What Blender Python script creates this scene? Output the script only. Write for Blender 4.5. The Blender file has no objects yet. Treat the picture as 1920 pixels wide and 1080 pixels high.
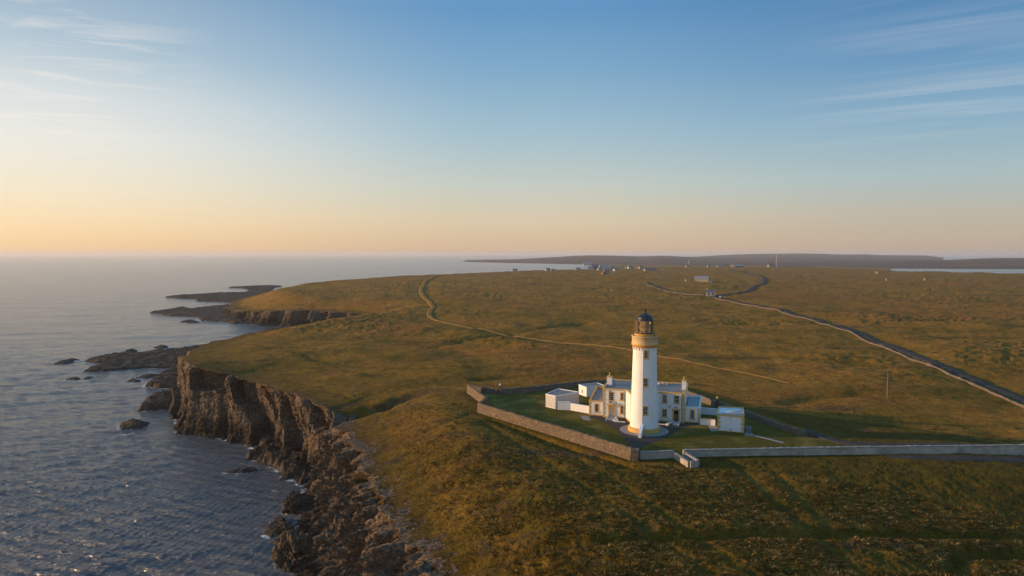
import bpy, bmesh, math, random
import numpy as np
from mathutils import Vector, Matrix
random.seed(7); np.random.seed(7)
C = bpy.context.scene.collection
SC = bpy.context.scene
R = math.radians

# ------------------------------------------------------------------ camera, light, exposure
CAM_H = 29.3            # metres above the lighthouse lawn
FPX = 1280.0            # focal length in 1920-wide pixels
PITCH = math.atan(63.5 / FPX)
SEA_Z = -15.7
cam_d = bpy.data.cameras.new('camera')
cam = bpy.data.objects.new('camera', cam_d); C.objects.link(cam)
cam.location = (0, 0, CAM_H); cam.rotation_euler = (math.pi / 2 - PITCH, 0, 0)
cam_d.sensor_width = 36.0; cam_d.lens = FPX * 36.0 / 1920.0
cam_d.clip_start = 0.5; cam_d.clip_end = 120000.0
SC.camera = cam

EXPOSURE = 0.92
CLOUD_X, CLOUD_Y = 0.0, 0.0
SUN_AZ = R(-85)       # from +Y (view direction), negative = left
SUN_EL = R(8.5)
world = bpy.data.worlds.new('World'); SC.world = world
world.use_nodes = True
wn, wl = world.node_tree.nodes, world.node_tree.links
wn.clear()
w_out = wn.new('ShaderNodeOutputWorld'); w_bg = wn.new('ShaderNodeBackground')
w_sky = wn.new('ShaderNodeTexSky'); w_sky.sky_type = 'NISHITA'
w_sky.sun_disc = False; w_sky.sun_elevation = SUN_EL; w_sky.sun_rotation = SUN_AZ
w_sky.air_density = 1.0; w_sky.dust_density = 0.7; w_sky.ozone_density = 1.4; w_sky.altitude = 50
w_bg.inputs['Strength'].default_value = 0.10
# thin cirrus laid on a plane high above (direction divided by its height)
tc = wn.new('ShaderNodeTexCoord')
sep = wn.new('ShaderNodeSeparateXYZ'); wl.new(tc.outputs['Generated'], sep.inputs[0])
def wmath(op, a, b=None, clamp=False):
    n = wn.new('ShaderNodeMath'); n.operation = op; n.use_clamp = clamp
    for i, v in enumerate((a, b)):
        if v is None: continue
        if isinstance(v, (int, float)): n.inputs[i].default_value = v
        else: wl.new(v, n.inputs[i])
    return n.outputs[0]
zc = wmath('MAXIMUM', sep.outputs['Z'], 0.02)
zz = wmath('ADD', zc, 0.06)
cx = wmath('DIVIDE', sep.outputs['X'], zz); cy = wmath('DIVIDE', sep.outputs['Y'], zz)
comb = wn.new('ShaderNodeCombineXYZ'); wl.new(cx, comb.inputs[0]); wl.new(cy, comb.inputs[1])
mr = wn.new('ShaderNodeMapping'); mr.inputs['Rotation'].default_value = (0, 0, R(31)); wl.new(comb.outputs[0], mr.inputs[0])
mp = wn.new('ShaderNodeMapping'); mp.inputs['Scale'].default_value = (0.22, 2.3, 1); mp.inputs['Location'].default_value = (CLOUD_X, CLOUD_Y, 0); wl.new(mr.outputs[0], mp.inputs[0])
cn = wn.new('ShaderNodeTexNoise'); cn.inputs['Scale'].default_value = 1.1; cn.inputs['Detail'].default_value = 7
cn.inputs['Roughness'].default_value = 0.6; cn.inputs['Distortion'].default_value = 0.5
wl.new(mp.outputs[0], cn.inputs['Vector'])
cn2 = wn.new('ShaderNodeTexNoise'); cn2.inputs['Scale'].default_value = 0.3; cn2.inputs['Detail'].default_value = 2
wl.new(comb.outputs[0], cn2.inputs['Vector'])
def wramp(src, a, b):
    n = wn.new('ShaderNodeMapRange'); n.interpolation_type = 'SMOOTHSTEP'
    n.inputs['From Min'].default_value = a; n.inputs['From Max'].default_value = b
    wl.new(src, n.inputs['Value']); return n.outputs[0]
streak = wramp(cn.outputs['Fac'], 0.46, 0.72)
patch = wramp(cn2.outputs['Fac'], 0.38, 0.58)
side = wmath('ADD', wramp(wmath('MULTIPLY', sep.outputs['X'], -1.0), 0.30, 0.62), wramp(sep.outputs['X'], 0.34, 0.60), True)
mr2 = wn.new('ShaderNodeMapping'); mr2.inputs['Rotation'].default_value = (0, 0, R(-20)); wl.new(comb.outputs[0], mr2.inputs[0])
mp2 = wn.new('ShaderNodeMapping'); mp2.inputs['Scale'].default_value = (0.8, 2.6, 1); mp2.inputs['Location'].default_value = (3.1, 1.7, 0); wl.new(mr2.outputs[0], mp2.inputs[0])
cn3 = wn.new('ShaderNodeTexNoise'); cn3.inputs['Scale'].default_value = 1.6; cn3.inputs['Detail'].default_value = 8; cn3.inputs['Roughness'].default_value = .62; cn3.inputs['Distortion'].default_value = .8; wl.new(mp2.outputs[0], cn3.inputs['Vector'])
leftc = wmath('MULTIPLY', wmath('MULTIPLY', wramp(cn3.outputs['Fac'], .47, .70), wramp(wmath('MULTIPLY', sep.outputs['X'], -1.0), .36, .54)), 0.5)
rightc = wmath('MULTIPLY', wmath('MULTIPLY', streak, patch), wmath('MULTIPLY', wramp(sep.outputs['X'], .30, .56), 0.30))
cov = wmath('MULTIPLY', wramp(sep.outputs['Z'], .07, .16), wmath('ADD', leftc, rightc, True))
def lin(c): return tuple(((v / 255 + .055) / 1.055) ** 2.4 if v > 10 else v / 255 / 12.92 for v in c)
def wgrad(stops):
    n = wn.new('ShaderNodeValToRGB'); e = n.color_ramp.elements
    while len(e) < len(stops): e.new(0.5)
    for i, (p, c) in enumerate(stops): e[i].position = p * 2; e[i].color = (*lin(c), 1)
    wl.new(wmath('MULTIPLY', zc0, 2.0, True), n.inputs[0]); return n.outputs[0]
def wmix(f, a, b):
    n = wn.new('ShaderNodeMix'); n.data_type = 'RGBA'
    for k, v in ((0, f), (6, a), (7, b)):
        if isinstance(v, (int, float)): n.inputs[k].default_value = v
        else: wl.new(v, n.inputs[k])
    return n.outputs[2]
zc0 = wmath('MAXIMUM', sep.outputs['Z'], 0.0)
saz = wmath('DIVIDE', sep.outputs['X'], wmath('SQRT', wmath('ADD', wmath('MULTIPLY', sep.outputs['X'], sep.outputs['X']), wmath('MULTIPLY', sep.outputs['Y'], sep.outputs['Y']))))
TOPS = [(.42, (92, 156, 210)), (.5, (100, 166, 220))]
gl_ = wgrad([(0, (248, 202, 148)), (.035, (252, 218, 174)), (.08, (248, 230, 202)), (.14, (240, 236, 226)), (.19, (226, 228, 226)), (.25, (182, 200, 212)), (.33, (144, 172, 196))] + TOPS)
gc_ = wgrad([(0, (218, 182, 148)), (.05, (220, 200, 172)), (.10, (200, 205, 196)), (.17, (165, 194, 208)), (.25, (130, 174, 206)), (.33, (96, 152, 200))] + TOPS)
gr_ = wgrad([(0, (190, 166, 148)), (.05, (182, 174, 164)), (.10, (164, 184, 190)), (.17, (128, 168, 196)), (.25, (88, 142, 186)), (.33, (60, 120, 174))] + TOPS)
grad = wmix(wramp(saz, .0, .62), wmix(wramp(saz, -.62, .0), gl_, gc_), gr_)
gsc = wn.new('ShaderNodeVectorMath'); gsc.operation = 'SCALE'; gsc.inputs['Scale'].default_value = 10.0 / (2 ** EXPOSURE); wl.new(grad, gsc.inputs[0])
w_air = wmix(0.84, w_sky.outputs[0], gsc.outputs[0])
cmix = wn.new('ShaderNodeMix'); cmix.data_type = 'RGBA'
wl.new(cov, cmix.inputs['Factor']); wl.new(w_air, cmix.inputs[6])
cmix.inputs[7].default_value = (5.0, 4.6, 4.2, 1)
wl.new(cmix.outputs[2], w_bg.inputs['Color'])
wl.new(w_bg.outputs[0], w_out.inputs['Surface'])

sun_d = bpy.data.lights.new('sun', 'SUN'); sun = bpy.data.objects.new('sun', sun_d); C.objects.link(sun)
sun_d.energy = 3.3; sun_d.angle = R(0.55); sun_d.color = (1.0, 0.635, 0.325)
sdir = Vector((math.sin(SUN_AZ) * math.cos(SUN_EL), math.cos(SUN_AZ) * math.cos(SUN_EL), math.sin(SUN_EL)))
sun.rotation_euler = sdir.to_track_quat('Z', 'Y').to_euler()
SC.view_settings.view_transform = 'Standard'; SC.view_settings.look = 'None'
SC.view_settings.gamma = 1.0; SC.view_settings.exposure = EXPOSURE
SC.cycles.use_denoising = True
SC.cycles.max_bounces = 6; SC.cycles.diffuse_bounces = 2; SC.cycles.glossy_bounces = 3
SC.cycles.transmission_bounces = 4; SC.cycles.transparent_max_bounces = 8; SC.cycles.volume_bounces = 0

# ------------------------------------------------------------------ helpers: survey, noise
_c, _s = math.cos(PITCH), math.sin(PITCH)
def at(px, py, z=0.0):
    """Ground point of height z seen at a photograph pixel (the survey the plan was drawn from)."""
    u = (px - 960) / FPX; v = (540 - py) / FPX
    d = (u, _c + v * _s, -_s + v * _c); t = (z - CAM_H) / d[2]
    return (d[0] * t, d[1] * t)
def ats(pts, z=0.0): return [at(p[0], p[1], p[2] if len(p) > 2 else z) for p in pts]
def sstep(a, b, x):
    t = np.clip((x - a) / (b - a), 0, 1); return t * t * (3 - 2 * t)

_rng = np.random.RandomState(3)
_P = _rng.permutation(256); _P = np.concatenate([_P, _P, _P])
_a = np.linspace(0, 2 * np.pi, 17)[:16]; _G2 = np.stack([np.cos(_a), np.sin(_a)], 1)
_G3 = _rng.normal(size=(64, 3)); _G3 /= np.linalg.norm(_G3, axis=1)[:, None]
def pn2(x, y, seed=0):
    x = np.asarray(x, float) + seed * 17.31; y = np.asarray(y, float) + seed * 9.73
    xi = np.floor(x).astype(np.int64); yi = np.floor(y).astype(np.int64); xf = x - xi; yf = y - yi
    xi &= 255; yi &= 255
    u = xf ** 3 * (xf * (xf * 6 - 15) + 10); v = yf ** 3 * (yf * (yf * 6 - 15) + 10)
    def g(a, b, dx, dy):
        h = _G2[_P[_P[(xi + a) & 255] + ((yi + b) & 255)] & 15]; return h[..., 0] * dx + h[..., 1] * dy
    n0 = g(0, 0, xf, yf); n1 = g(1, 0, xf - 1, yf); n2 = g(0, 1, xf, yf - 1); n3 = g(1, 1, xf - 1, yf - 1)
    a = n0 + u * (n1 - n0); b = n2 + u * (n3 - n2); return (a + v * (b - a)) * 1.45
def fb2(x, y, o=4, seed=0, gain=0.5):
    r = 0; a = 1; t = 0
    for i in range(o):
        r = r + a * pn2(x * 2.03 ** i, y * 2.03 ** i, seed + i * 3); t += a; a *= gain
    return r / t
def pn3(x, y, z, seed=0):
    x = x + seed * 13.7; y = y + seed * 7.1; z = z + seed * 3.9
    xi = np.floor(x).astype(np.int64); yi = np.floor(y).astype(np.int64); zi = np.floor(z).astype(np.int64)
    xf, yf, zf = x - xi, y - yi, z - zi; xi &= 255; yi &= 255; zi &= 255
    f = lambda t: t ** 3 * (t * (t * 6 - 15) + 10)
    u, v, w = f(xf), f(yf), f(zf); r = 0
    for a in (0, 1):
        for b in (0, 1):
            for c in (0, 1):
                h = _G3[_P[_P[_P[(xi + a) & 255] + ((yi + b) & 255)] + ((zi + c) & 255)] & 63]
                r = r + (h[..., 0] * (xf - a) + h[..., 1] * (yf - b) + h[..., 2] * (zf - c)) * (u if a else 1 - u) * (v if b else 1 - v) * (w if c else 1 - w)
    return r * 1.5
def fb3(x, y, z, o=3, seed=0):
    r = 0; a = 1; t = 0
    for i in range(o):
        r = r + a * pn3(x * 2.1 ** i, y * 2.1 ** i, z * 2.1 ** i, seed + i * 5); t += a; a *= .5
    return r / t
_CR = _rng.rand(256, 4)
def cell3(x, y, z, seed=0):
    """random value of the nearest jittered cell and the distance to it: blocky rock"""
    x = x + seed * 5.3; y = y + seed * 2.9; z = z + seed * 8.1
    xi = np.floor(x).astype(np.int64); yi = np.floor(y).astype(np.int64); zi = np.floor(z).astype(np.int64)
    best = np.full(x.shape, 9.0); val = np.zeros(x.shape)
    for a in (-1, 0, 1):
        for b in (-1, 0, 1):
            for c in (-1, 0, 1):
                h = _CR[_P[_P[_P[(xi + a) & 255] + ((yi + b) & 255)] + ((zi + c) & 255)]]
                d = (xi + a + h[..., 0] - x) ** 2 + (yi + b + h[..., 1] - y) ** 2 + (zi + c + h[..., 2] - z) ** 2
                m = d < best; best = np.where(m, d, best); val = np.where(m, h[..., 3], val)
    return val, np.sqrt(best)

def seg_dist(x, y, pts, want_t=False):
    """distance of points to a polyline, with the position (index + t) of the nearest point"""
    best = np.full(x.shape, 1e12); pos = np.zeros(x.shape)
    for i in range(len(pts) - 1):
        ax, ay = pts[i]; bx, by = pts[i + 1]; dx, dy = bx - ax, by - ay
        t = np.clip(((x - ax) * dx + (y - ay) * dy) / (dx * dx + dy * dy + 1e-9), 0, 1)
        d = (x - ax - t * dx) ** 2 + (y - ay - t * dy) ** 2
        m = d < best; best = np.where(m, d, best)
        if want_t: pos = np.where(m, i + t, pos)
    return (np.sqrt(best), pos) if want_t else np.sqrt(best)
def inside(x, y, poly):
    r = np.zeros(x.shape, bool); n = len(poly)
    for i in range(n):
        ax, ay = poly[i]; bx, by = poly[(i + 1) % n]
        if ay == by: continue
        r ^= ((ay > y) != (by > y)) & (x < (bx - ax) * (y - ay) / (by - ay) + ax)
    return r
def smooth_poly(pts, n=6):
    """Catmull-Rom through points of any dimension"""
    P = [np.array(p, float) for p in pts]; P = [2 * P[0] - P[1]] + P + [2 * P[-1] - P[-2]]; out = []
    for i in range(1, len(P) - 2):
        for k in range(n):
            t = k / n; a, b, c, d = P[i - 1], P[i], P[i + 1], P[i + 2]
            out.append(0.5 * (2 * b + (c - a) * t + (2 * a - 5 * b + 4 * c - d) * t * t + (3 * b - a - 3 * c + d) * t ** 3))
    out.append(P[-2]); return [tuple(p) for p in out]

# ------------------------------------------------------------------ helpers: objects
def tag(o, label=None, cat=None, group=None, kind=None):
    if label: o['label'] = label
    if cat: o['category'] = cat
    if group: o['group'] = group
    if kind: o['kind'] = kind
    return o
def empty(name, loc, rz=0, label=None, cat=None, group=None):
    o = bpy.data.objects.new(name, None); C.objects.link(o); o.location = loc; o.rotation_euler = (0, 0, rz)
    o.empty_display_size = 0.5
    return tag(o, label, cat, group)
def np_mesh(name, V, F, mat, smooth=True, attrs=None, parent=None):
    """mesh from numpy arrays; F is (n,4) or (n,3)"""
    me = bpy.data.meshes.new(name); V = np.asarray(V, np.float32); F = np.asarray(F, np.int32); k = F.shape[1]
    me.vertices.add(len(V)); me.vertices.foreach_set('co', V.ravel())
    me.loops.add(F.size); me.loops.foreach_set('vertex_index', F.ravel())
    me.polygons.add(len(F)); me.polygons.foreach_set('loop_start', np.arange(0, F.size, k, dtype=np.int32))
    me.update(calc_edges=True)
    me.polygons.foreach_set('use_smooth', np.full(len(F), smooth, bool))
    for n, a in (attrs or {}).items():
        at_ = me.attributes.new(n, 'FLOAT', 'POINT'); at_.data.foreach_set('value', np.asarray(a, np.float32))
    me.materials.append(mat)
    o = bpy.data.objects.new(name, me); C.objects.link(o)
    if parent: o.parent = parent
    return o
def grid_faces(nr, nc, keep=None):
    i = np.arange(nr * nc).reshape(nr, nc)
    F = np.stack([i[:-1, :-1].ravel(), i[:-1, 1:].ravel(), i[1:, 1:].ravel(), i[1:, :-1].ravel()], 1)
    return F if keep is None else F[keep[F].all(1)]
def compact(V, F, attrs):
    used = np.zeros(len(V), bool); used[F.ravel()] = True; m = np.cumsum(used) - 1
    return V[used], m[F], {k: np.asarray(a)[used] for k, a in attrs.items()}

class MB:
    """collects simple solids into one mesh"""
    def __init__(s): s.v = []; s.f = []; s.sm = []
    def add(s, v, f, smooth=False):
        o = len(s.v); s.v += [tuple(p) for p in v]; s.f += [tuple(i + o for i in q) for q in f]; s.sm += [smooth] * len(f)
    def box(s, x0, x1, y0, y1, z0, z1):
        s.add([(x0, y0, z0), (x1, y0, z0), (x1, y1, z0), (x0, y1, z0), (x0, y0, z1), (x1, y0, z1), (x1, y1, z1), (x0, y1, z1)],
              [(3, 2, 1, 0), (4, 5, 6, 7), (0, 1, 5, 4), (1, 2, 6, 5), (2, 3, 7, 6), (3, 0, 4, 7)])
    def prism(s, poly, z0, z1):
        """poly counter-clockwise; z1 may be a list of heights"""
        n = len(poly); zt = z1 if isinstance(z1, (list, tuple)) else [z1] * n
        s.add([(p[0], p[1], z0) for p in poly] + [(p[0], p[1], z) for p, z in zip(poly, zt)],
              [tuple(reversed(range(n))), tuple(range(n, 2 * n))] + [(i, (i + 1) % n, n + (i + 1) % n, n + i) for i in range(n)])
    def quad(s, a, b, c, d): s.add([a, b, c, d], [(0, 1, 2, 3)])
    def lathe(s, prof, n=48, cx=0, cy=0, smooth=True, cap=True):
        v = []; f = []
        for r, z in prof:
            for k in range(n):
                a = 2 * math.pi * k / n; v.append((cx + r * math.cos(a), cy + r * math.sin(a), z))
        for i in range(len(prof) - 1):
            for k in range(n):
                k2 = (k + 1) % n; f.append((i * n + k, i * n + k2, (i + 1) * n + k2, (i + 1) * n + k))
        s.add(v, f, smooth)
        if cap:
            L = len(prof) - 1
            s.add(v[L * n:], [tuple(range(n))]); s.add(v[:n], [tuple(reversed(range(n)))])
    def bar(s, a, b, r, n=6):
        a = Vector(a); b = Vector(b); d = (b - a).normalized(); q = d.to_track_quat('Z', 'Y'); v = []; f = []
        for p in (a, b):
            for k in range(n):
                w = 2 * math.pi * k / n; v.append(tuple(p + q @ Vector((r * math.cos(w), r * math.sin(w), 0))))
        for k in range(n): k2 = (k + 1) % n; f.append((k, k2, n + k2, n + k))
        f.append(tuple(reversed(range(n)))); f.append(tuple(range(n, 2 * n))); s.add(v, f)
    def build(s, name, mat, parent=None, bevel=0):
        me = bpy.data.meshes.new(name); me.from_pydata(s.v, [], s.f); me.update()
        me.polygons.foreach_set('use_smooth', s.sm); me.materials.append(mat)
        o = bpy.data.objects.new(name, me); C.objects.link(o)
        if parent: o.parent = parent
        if bevel:
            m = o.modifiers.new('bevel', 'BEVEL'); m.width = bevel; m.segments = 1; m.limit_method = 'ANGLE'; m.angle_limit = R(50)
        return o
def wall_open(mb, p0, p1, z0, z1, ops, depth=0.18):
    """vertical wall face from p0 to p1 (outside on its right-hand side) with reveals round the openings"""
    p0 = np.array(p0, float); p1 = np.array(p1, float); L = np.linalg.norm(p1 - p0); d = (p1 - p0) / L
    inn = np.array([-d[1], d[0]])
    S = sorted(set([0, L] + [v for o in ops for v in o[:2]])); Z = sorted(set([z0, z1] + [v for o in ops for v in o[2:4]]))
    pt = lambda s, z, q=0: (p0[0] + d[0] * s + inn[0] * q, p0[1] + d[1] * s + inn[1] * q, z)
    for i in range(len(S) - 1):
        for j in range(len(Z) - 1):
            m, n = (S[i] + S[i + 1]) / 2, (Z[j] + Z[j + 1]) / 2
            if any(o[0] < m < o[1] and o[2] < n < o[3] for o in ops): continue
            mb.quad(pt(S[i], Z[j]), pt(S[i + 1], Z[j]), pt(S[i + 1], Z[j + 1]), pt(S[i], Z[j + 1]))
    for a, b, c, e in ops:
        mb.quad(pt(a, c), pt(a, e), pt(a, e, depth), pt(a, c, depth)); mb.quad(pt(b, c), pt(b, c, depth), pt(b, e, depth), pt(b, e))
        mb.quad(pt(a, e), pt(b, e), pt(b, e, depth), pt(a, e, depth)); mb.quad(pt(a, c), pt(a, c, depth), pt(b, c, depth), pt(b, c))

# ------------------------------------------------------------------ materials
def new_mat(name):
    m = bpy.data.materials.new(name); m.use_nodes = True; nt = m.node_tree
    return m, nt.nodes, nt.links, nt.nodes['Principled BSDF']
def n_noise(N, L, scale, detail=4, rough=.55, vec=None, dist=0):
    n = N.new('ShaderNodeTexNoise'); n.inputs['Scale'].default_value = scale; n.inputs['Detail'].default_value = detail
    n.inputs['Roughness'].default_value = rough; n.inputs['Distortion'].default_value = dist
    if vec is not None: L.new(vec, n.inputs['Vector'])
    return n.outputs['Fac']
def n_obj(N, L, scale=(1, 1, 1), rot=0):
    t = N.new('ShaderNodeTexCoord'); m = N.new('ShaderNodeMapping'); m.inputs['Scale'].default_value = scale
    m.inputs['Rotation'].default_value = (0, 0, rot); L.new(t.outputs['Object'], m.inputs[0]); return m.outputs[0]
def n_ramp(N, L, src, stops):
    r = N.new('ShaderNodeValToRGB'); e = r.color_ramp.elements
    while len(e) < len(stops): e.new(0.5)
    for i, (p, c) in enumerate(stops): e[i].position = p; e[i].color = (*c, 1)
    L.new(src, r.inputs[0]); return r.outputs[0]
def n_map(N, L, src, a, b, c=0.0, d=1.0):
    n = N.new('ShaderNodeMapRange'); n.interpolation_type = 'SMOOTHSTEP'
    for k, v in zip(('From Min', 'From Max', 'To Min', 'To Max'), (a, b, c, d)): n.inputs[k].default_value = v
    L.new(src, n.inputs['Value']); return n.outputs[0]
def n_mix(N, L, f, a, b, mode='MIX'):
    n = N.new('ShaderNodeMix'); n.data_type = 'RGBA'; n.blend_type = mode
    for k, v in ((0, f), (6, a), (7, b)):
        if isinstance(v, tuple): n.inputs[k].default_value = (*v, 1)
        elif isinstance(v, (int, float)): n.inputs[k].default_value = v
        else: L.new(v, n.inputs[k])
    return n.outputs[2]
def n_math(N, L, op, a, b=None, clamp=False):
    n = N.new('ShaderNodeMath'); n.operation = op; n.use_clamp = clamp
    for i, v in enumerate((a, b)):
        if v is None: continue
        if isinstance(v, (int, float)): n.inputs[i].default_value = v
        else: L.new(v, n.inputs[i])
    return n.outputs[0]
def n_bump(N, L, B, h, strength, dist):
    n = N.new('ShaderNodeBump'); n.inputs['Strength'].default_value = strength; n.inputs['Distance'].default_value = dist
    L.new(h, n.inputs['Height']); L.new(n.outputs[0], B.inputs['Normal']); return n
def n_attr(N, name):
    n = N.new('ShaderNodeAttribute'); n.attribute_name = name; return n.outputs['Fac']
def plain(name, col, rough=.7, var=.18, scale=3.0, metal=0.0, bump=.0, spec=.3, stain=None, stretch=(1, 1, 1)):
    m, N, L, B = new_mat(name); v = n_obj(N, L, stretch)
    f = n_noise(N, L, scale, 6, .65, v)
    lo = tuple(max(0, c * (1 - var)) for c in col); hi = tuple(min(1, c * (1 + var)) for c in col)
    c = n_ramp(N, L, f, [(.3, lo), (.7, hi)])
    if stain:
        f2 = n_noise(N, L, scale * .45, 8, .7, v); c = n_mix(N, L, n_map(N, L, f2, .52, .72, 0, .75), c, stain)
    L.new(c, B.inputs['Base Color']); B.inputs['Roughness'].default_value = rough; B.inputs['Metallic'].default_value = metal
    B.inputs['Specular IOR Level'].default_value = spec
    if bump: n_bump(N, L, B, n_noise(N, L, scale * 6, 5, .6, v), bump, .03)
    return m

M = {}
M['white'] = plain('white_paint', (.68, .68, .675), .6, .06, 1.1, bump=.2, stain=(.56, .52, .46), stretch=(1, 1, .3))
M['shaded_white'] = plain('shaded_white_render', (.50, .48, .45), .75, .1, 1.0, bump=.25, stain=(.36, .32, .28), stretch=(1, 1, .4))  # white render with stains, toned down so its colour carries the wall's shade
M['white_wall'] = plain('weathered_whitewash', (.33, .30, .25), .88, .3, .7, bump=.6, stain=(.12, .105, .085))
M['stained_white'] = plain('stained_white_stone', (.54, .41, .23), .7, .12, 2.2, bump=.2, stain=(.50, .29, .07))
M['ochre'] = plain('ochre_paint', (.52, .29, .065), .65, .16, 3, bump=.15, stain=(.42, .30, .14))
M['buff'] = plain('buff_stone', (.5, .34, .135), .75, .18, 3, bump=.2, stain=(.36, .29, .2))
M['black'] = plain('black_dome_paint', (.014, .014, .017), .38, .3, 4, spec=.5)
M['lead'] = plain('grey_roof_lead', (.17, .158, .145), .55, .2, 1.6, bump=.15, stain=(.24, .22, .2))
M['slate'] = plain('dark_slate', (.085, .085, .095), .6, .25, 4, bump=.25)
M['blue_roof'] = plain('blue_grey_roof_sheet', (.22, .245, .27), .5, .12, 1.5, bump=.1)
M['timber'] = plain('brown_door_timber', (.16, .07, .025), .5, .2, 6)
M['pale_door'] = plain('pale_door_paint', (.56, .54, .5), .5, .08, 4)
M['pane'] = plain('dark_window_glass', (.012, .014, .016), .08, .2, 2, spec=.5)
M['sash'] = plain('white_sash_paint', (.55, .55, .53), .5, .1, 8)
M['iron'] = plain('dark_ironwork', (.03, .028, .026), .5, .3, 6)
M['bronze'] = plain('bronze_astragal', (.30, .18, .075), .45, .3, 6)
M['asphalt'] = plain('grey_asphalt', (.062, .053, .045), .95, .22, 1.5, bump=.3, stain=(.1, .08, .06), spec=.05)
M['concrete'] = plain('pale_concrete', (.24, .22, .2), .85, .15, 1.4, bump=.2, stain=(.17, .16, .14))
M['step'] = plain('pale_stone_step', (.5, .48, .45), .75, .1, 2, bump=.2)
M['tank'] = plain('grey_blue_tank_plastic', (.10, .13, .16), .5, .12, 2)
M['dirt'] = plain('sandy_track_dirt', (.25, .138, .038), .95, .35, .3, bump=.3, stain=(.2, .11, .018), spec=.03)
M['pole'] = plain('weathered_pole_wood', (.15, .1, .06), .85, .2, 5)
M['steel'] = plain('galvanised_steel', (.4, .4, .42), .5, .1, 4, metal=.3)
M['render'] = plain('pale_house_render', (.36, .34, .31), .7, .08, .6)
M['cream'] = plain('cream_house_render', (.34, .26, .15), .7, .08, .6)
M['far_roof'] = plain('far_roof_slate', (.12, .115, .12), .6, .15, .5)
M['pale_roof'] = plain('pale_sheet_roof', (.2, .21, .22), .5, .1, .5)
M['red'] = plain('terracotta', (.28, .08, .04), .8, .2, 3)

def stone_mat(name, cols, scale=1.6, mortar=(.16, .12, .08)):
    m, N, L, B = new_mat(name); v = n_obj(N, L, (1, 1, 1.7))
    vo = N.new('ShaderNodeTexVoronoi'); vo.inputs['Scale'].default_value = scale; vo.feature = 'F1'; L.new(v, vo.inputs['Vector'])
    ve = N.new('ShaderNodeTexVoronoi'); ve.inputs['Scale'].default_value = scale; ve.feature = 'DISTANCE_TO_EDGE'; L.new(v, ve.inputs['Vector'])
    g = N.new('ShaderNodeSeparateColor'); L.new(vo.outputs['Color'], g.inputs[0])
    c = n_ramp(N, L, g.outputs[0], [(i / (len(cols) - 1), k) for i, k in enumerate(cols)])
    f = n_noise(N, L, 9, 5, .65, v); c = n_mix(N, L, .6, c, n_ramp(N, L, f, [(.25, (.35, .33, .3)), (.75, (1, 1, 1))]), 'MULTIPLY')
    e = n_map(N, L, ve.outputs['Distance'], 0, .09); c = n_mix(N, L, e, mortar, c)
    L.new(c, B.inputs['Base Color']); B.inputs['Roughness'].default_value = .9; B.inputs['Specular IOR Level'].default_value = .2
    n_bump(N, L, B, n_math(N, L, 'ADD', n_math(N, L, 'MULTIPLY', e, .7), n_math(N, L, 'MULTIPLY', f, .6)), .9, .08)
    return m
M['stone'] = stone_mat('rubble_stone', [(.12, .086, .056), (.22, .158, .10), (.16, .118, .08), (.29, .22, .15)], 2.6)
M['dark_stone'] = stone_mat('dark_rubble_stone', [(.12, .095, .075), (.2, .155, .12), (.16, .13, .105), (.26, .21, .16)], 2.4)

def rock_nodes(N, L, v):
    """weathered flagstone: colour and height"""
    n1 = n_noise(N, L, .35, 6, .65, v); n2 = n_noise(N, L, 2.2, 7, .7, v)
    c = n_ramp(N, L, n2, [(.3, (.022, .017, .013)), (.5, (.10, .07, .046)), (.72, (.38, .25, .135))])
    c = n_mix(N, L, n_map(N, L, n1, .4, .65), c, n_mix(N, L, .4, c, (.09, .07, .055)))
    return c, n2
def rock_mat(name, wet=True):
    m, N, L, B = new_mat(name); v = n_obj(N, L, (1, 1, 1.6)); c, h = rock_nodes(N, L, v)
    c = n_mix(N, L, .55, c, (.06, .036, .019))
    w = n_attr(N, 'wet'); c = n_mix(N, L, n_math(N, L, 'MULTIPLY', w, .72), c, (.016, .013, .011))
    L.new(c, B.inputs['Base Color']); L.new(n_map(N, L, w, 0, 1, .92, .72), B.inputs['Roughness']); B.inputs['Specular IOR Level'].default_value = .14
    n_bump(N, L, B, h, .8, .25); return m
M['rock'] = rock_mat('shore_rock')

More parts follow.
